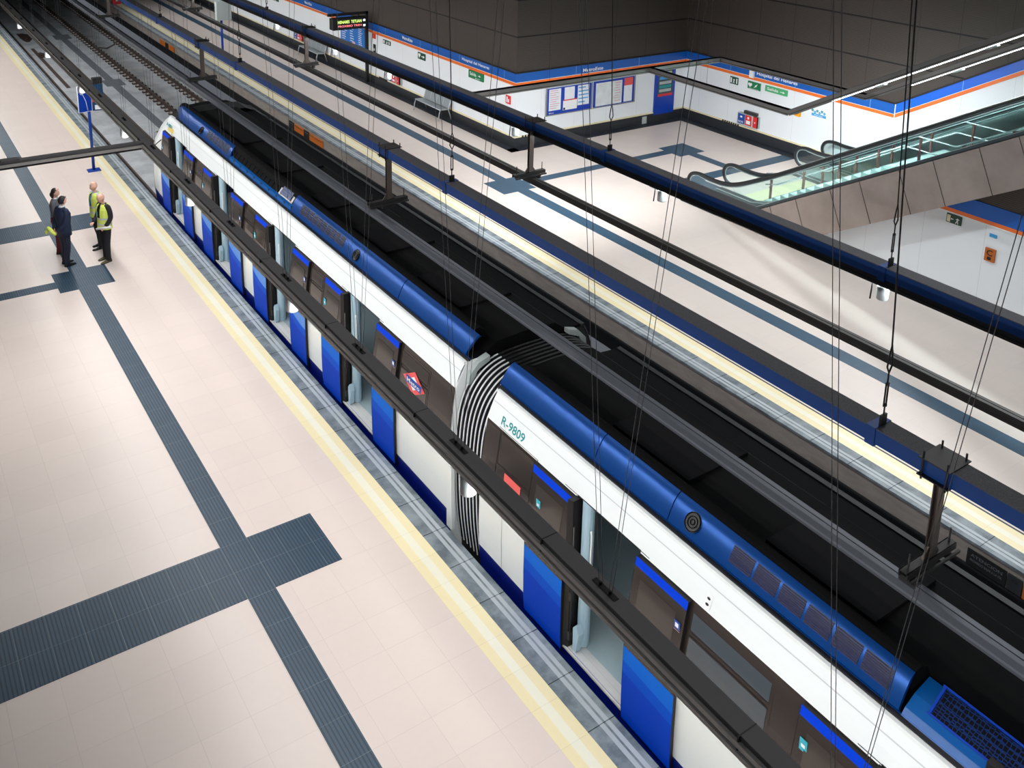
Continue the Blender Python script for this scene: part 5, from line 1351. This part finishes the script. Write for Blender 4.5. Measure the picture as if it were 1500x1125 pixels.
# the rolled hi-vis vest he holds
hv = Vector((3.62, 24.2, 0)); rot_ = Matrix.Rotation(heading(.95, .35), 3, 'Z')
def inw(p): return rot_ @ (Vector(p) * (1.76 / 1.75)) + hv
m = MB(); m.tube([inw((-.22, -.27, .99)), inw((-.10, -.27, .96)), inw((.0, -.28, .93)), inw((.10, -.26, .90))], [.045, .055, .05, .03], 8, 0); m.tube([inw((-.20, -.26, .98)), inw((-.24, -.30, .90)), inw((-.22, -.31, .84))], [.045, .04, .02], 8, 0); m.tube([inw((-.05, -.325, .95)), inw((-.03, -.22, .95))], .02, 6, 1)
tag(build('rolled_vest', m, ['hi_vis', 'reflective'], loc=tuple(inw((-.1, -.26, .95)))), 'rolled fluorescent yellow vest held behind the back of the man in the navy suit', 'vest')
# 2 woman in grey blazer
aL = [(-.22, .0, 1.17), (-.14, .12, .99), (.6, .6, .1), (0, 0, -1)]; aR = [(.22, .02, 1.17), (.12, .15, 1.0), (-.6, .6, .1), (0, 0, -1)]
t, k, hc, bl, cloth, foot, spine, lg, arm, sc, armL, armR, fl, fr = person('woman in a grey blazer and dark red trousers behind the man in the suit', (3.60, 25.06, 0), heading(.95, -.35), 1.70, None, 0.0, (aL, aR), ((-.09, .0), (.09, .03)))
trousers(bl, k, fl, fr, 'maroon', 1.08)
top(bl, k, 'blazer', 'grey_tweed', aL, aR, .88, 1.0, 1.0)
mm = MB(); mm.add([tuple(Vector(p) * k) for p in ((-.05, .10, 1.475), (.05, .10, 1.475), (.065, .135, 1.38), (0, .145, 1.24), (-.065, .135, 1.38))], [(0, 1, 2, 3, 4)]); mm.lathe((0, .01 * k, 1.485 * k), [(.066 * k, 0), (.062 * k, .03 * k)], 12); bl('blouse', mm, 'shirt_white')
hair_cap(bl, hc, k, 0, 'hair_dark', bun=True); foot('shoe_black')
# 3 man in hi-vis with lanyard (rear)
def vest(bl, k, chs_scale=1.0):
    rings = [(.86, .205, .160), (.96, .203, .158), (1.01, .20, .156), (1.11, .198, .154), (1.16, .20, .156), (1.26, .212, .158), (1.36, .222, .15), (1.44, .20, .12), (1.49, .10, .085)]
    n = 24; mm = MB(); vs = []
    for z, a, b in rings:
        for j in range(n):
            t_ = 2 * PI * j / n; vs.append((a * math.cos(t_) * k, (b * math.sin(t_)) * k, z * k))
    for i in range(len(rings) - 1):
        for j in range(n):
            am = 2 * PI * (j + .5) / n
            if 5 <= i < 7 and abs(math.cos(am)) > .955: continue          # arm holes
            if i >= 4 and abs(am - PI / 2) < .10 + .07 * (i - 3): continue      # open front
            mi_ = 1 if i in (1, 3) else 0
            mm.add([vs[i * n + j], vs[i * n + (j + 1) % n], vs[(i + 1) * n + (j + 1) % n], vs[(i + 1) * n + j]], [(0, 1, 2, 3)], mi_, True)
    return bl('hi_vis_vest', mm, ['hi_vis', 'reflective'])
aL = [(-.22, -.02, 1.17), (-.21, .04, .93)]; aR = [(.22, -.02, 1.17), (.21, .03, .93)]
t, k, hc, bl, cloth, foot, spine, lg, arm, sc, armL, armR, fl, fr = person('bald man in a yellow vest with a blue lanyard, farther from the camera', (4.53, 24.90, 0), heading(-.95, -.25), 1.76, None, 0.0, (aL, aR), ((-.11, .03), (.11, -.08)))
trousers(bl, k, fl, fr, 'black_cloth', 1.05)
top(bl, k, 'shirt', 'shirt_blue', aL, aR, 1.0, .96, .95)
vest(bl, k); foot('shoe_black')
mm = MB(); mm.tube([(-.06 * k, .07 * k, 1.47 * k), (-.03 * k, .145 * k, 1.30 * k), (0, .15 * k, 1.16 * k), (.03 * k, .145 * k, 1.30 * k), (.06 * k, .07 * k, 1.47 * k)], .009, 5); mm.box(-.035 * k, .035 * k, .145 * k, .152 * k, 1.08 * k, 1.17 * k); bl('lanyard', mm, 'lanyard')
# 4 man in hi-vis, black sleeves, head bowed, holding paper
aL = [(-.245, -.01, 1.17), (-.225, .12, .985), (.2, .6, -.35), (.4, 0, -1)]; aR = [(.22, .03, 1.17), (.14, .20, 1.02), (-.4, .6, .1), (0, 0, -1)]
t, k, hc, bl, cloth, foot, spine, lg, arm, sc, armL, armR, fl, fr = person('bald man in a yellow vest over black sleeves looking down at a paper', (4.52, 23.98, 0), heading(-.93, -.37), 1.76, None, -.42, (aL, aR), ((-.12, .05), (.11, -.03)))
trousers(bl, k, fl, fr, 'black_cloth', 1.15)
top(bl, k, 'sweater', 'black_cloth', aL, aR, .92, 1.02, 1.08)
v_ = vest(bl, k); foot('boot_tan')
mm = MB(); mm.box(.05 * k, .11 * k, .125 * k, .14 * k, 1.19 * k, 1.29 * k); bl('chest_badge', mm, 'teal')
hv2 = Vector((4.52, 23.98, 0)); rot2 = Matrix.Rotation(heading(-.93, -.37), 3, 'Z')
def inw2(p): return rot2 @ (Vector(p) * (1.76 / 1.75)) + hv2
m = MB(); m.tube([inw2((-.40, .10, 1.0)), inw2((-.02, .24, .90))], .026, 10, 0); tag(build('paper_roll', m, 'sign_white', loc=tuple(inw2((-.1, .2, .93)))), 'white rolled paper in the hand of the man with black sleeves', 'paper')

# ================================================================ LIGHT, WORLD, CAMERA
WARM = (1, .965, .93)
import os
K = 1.0
area('beam_lamp', (4.46, 26, 4.285), .12, 60, 1420, (1, .978, .965), (0, -math.radians(24), 0), spread=math.radians(160))
area('channel_lamp', (11.66, 6.5, 4.285), .10, 21, 150, (1, .98, .97), (0, -math.radians(32), 0), spread=math.radians(84))
area('channel_lamp', (11.66, 38.5, 4.285), .10, 43, 1050, (1, .985, .98), (0, -math.radians(64), 0), spread=math.radians(120))
area('beam_lamp', (-1.2, 18.98, 4.285), 10.8, .10, 110, (1, .97, .94))
area('frame_lamp', (16.2, 19.2, 4.28), 8.6, .08, 430, (.97, .985, 1), (math.radians(42), 0, 0), spread=math.radians(130))
area('frame_lamp', (17.87, 16.7, 4.26), .08, 4.8, 60, (.96, .98, 1))
area('frame_lamp', (20.7, 16.7, 4.26), .08, 4.8, 340, (.96, .98, 1), (0, -math.radians(50), 0), spread=math.radians(130))
ang = math.atan(inc)
for x, pw in ((17.8, 130), (20.7, 520)):
    area('frame_lamp', (x, yB - 5.5, zf + 5.5 * inc - .14), .08, 12, pw, (.94, .98, 1), (-ang, 0, 0))
for x, y, pw in [(-2, 6, 20), (4, 16, 120), (4, 30, 160), (14, 8, 240), (14, 24, 240), (22, 16, 200)]:
    area('added_fill_light', (x, y, 13.87), 1.4, 1.4, pw, (1, .97, .94))  # ambient fill from the added lamps out of view
w = bpy.data.worlds.new('hall'); S.world = w; w.use_nodes = True
w.node_tree.nodes['Background'].inputs[0].default_value = (.55, .6, .68, 1); w.node_tree.nodes['Background'].inputs[1].default_value = .2

cam = bpy.data.cameras.new('camera'); co = bpy.data.objects.new('camera', cam); COL.objects.link(co)
yaw, pit, rol = 0.606787, 0.236528, -0.0235289
cy, sy_, cp, sp = math.cos(yaw), math.sin(yaw), math.cos(pit), math.sin(pit)
fwd = Vector((sy_ * cp, cy * cp, -sp)); right = Vector((cy, -sy_, 0)); down = fwd.cross(right)
r2 = math.cos(rol) * right + math.sin(rol) * down; d2 = -math.sin(rol) * right + math.cos(rol) * down
Mx = Matrix((r2, -d2, -fwd)).transposed().to_4x4(); Mx.translation = (0, 0, 10.25)
co.matrix_world = Mx
cam.sensor_width = 36; cam.lens = 1415.04 / 1500 * 36; cam.shift_y = -(562.5 - 115.545) / 1500; cam.clip_end = 400; cam.clip_start = .05
S.camera = co
S.view_settings.view_transform = 'Standard'; S.view_settings.look = 'None'; S.view_settings.gamma = 1; S.view_settings.exposure = 0.0
S.view_settings.use_curve_mapping = False
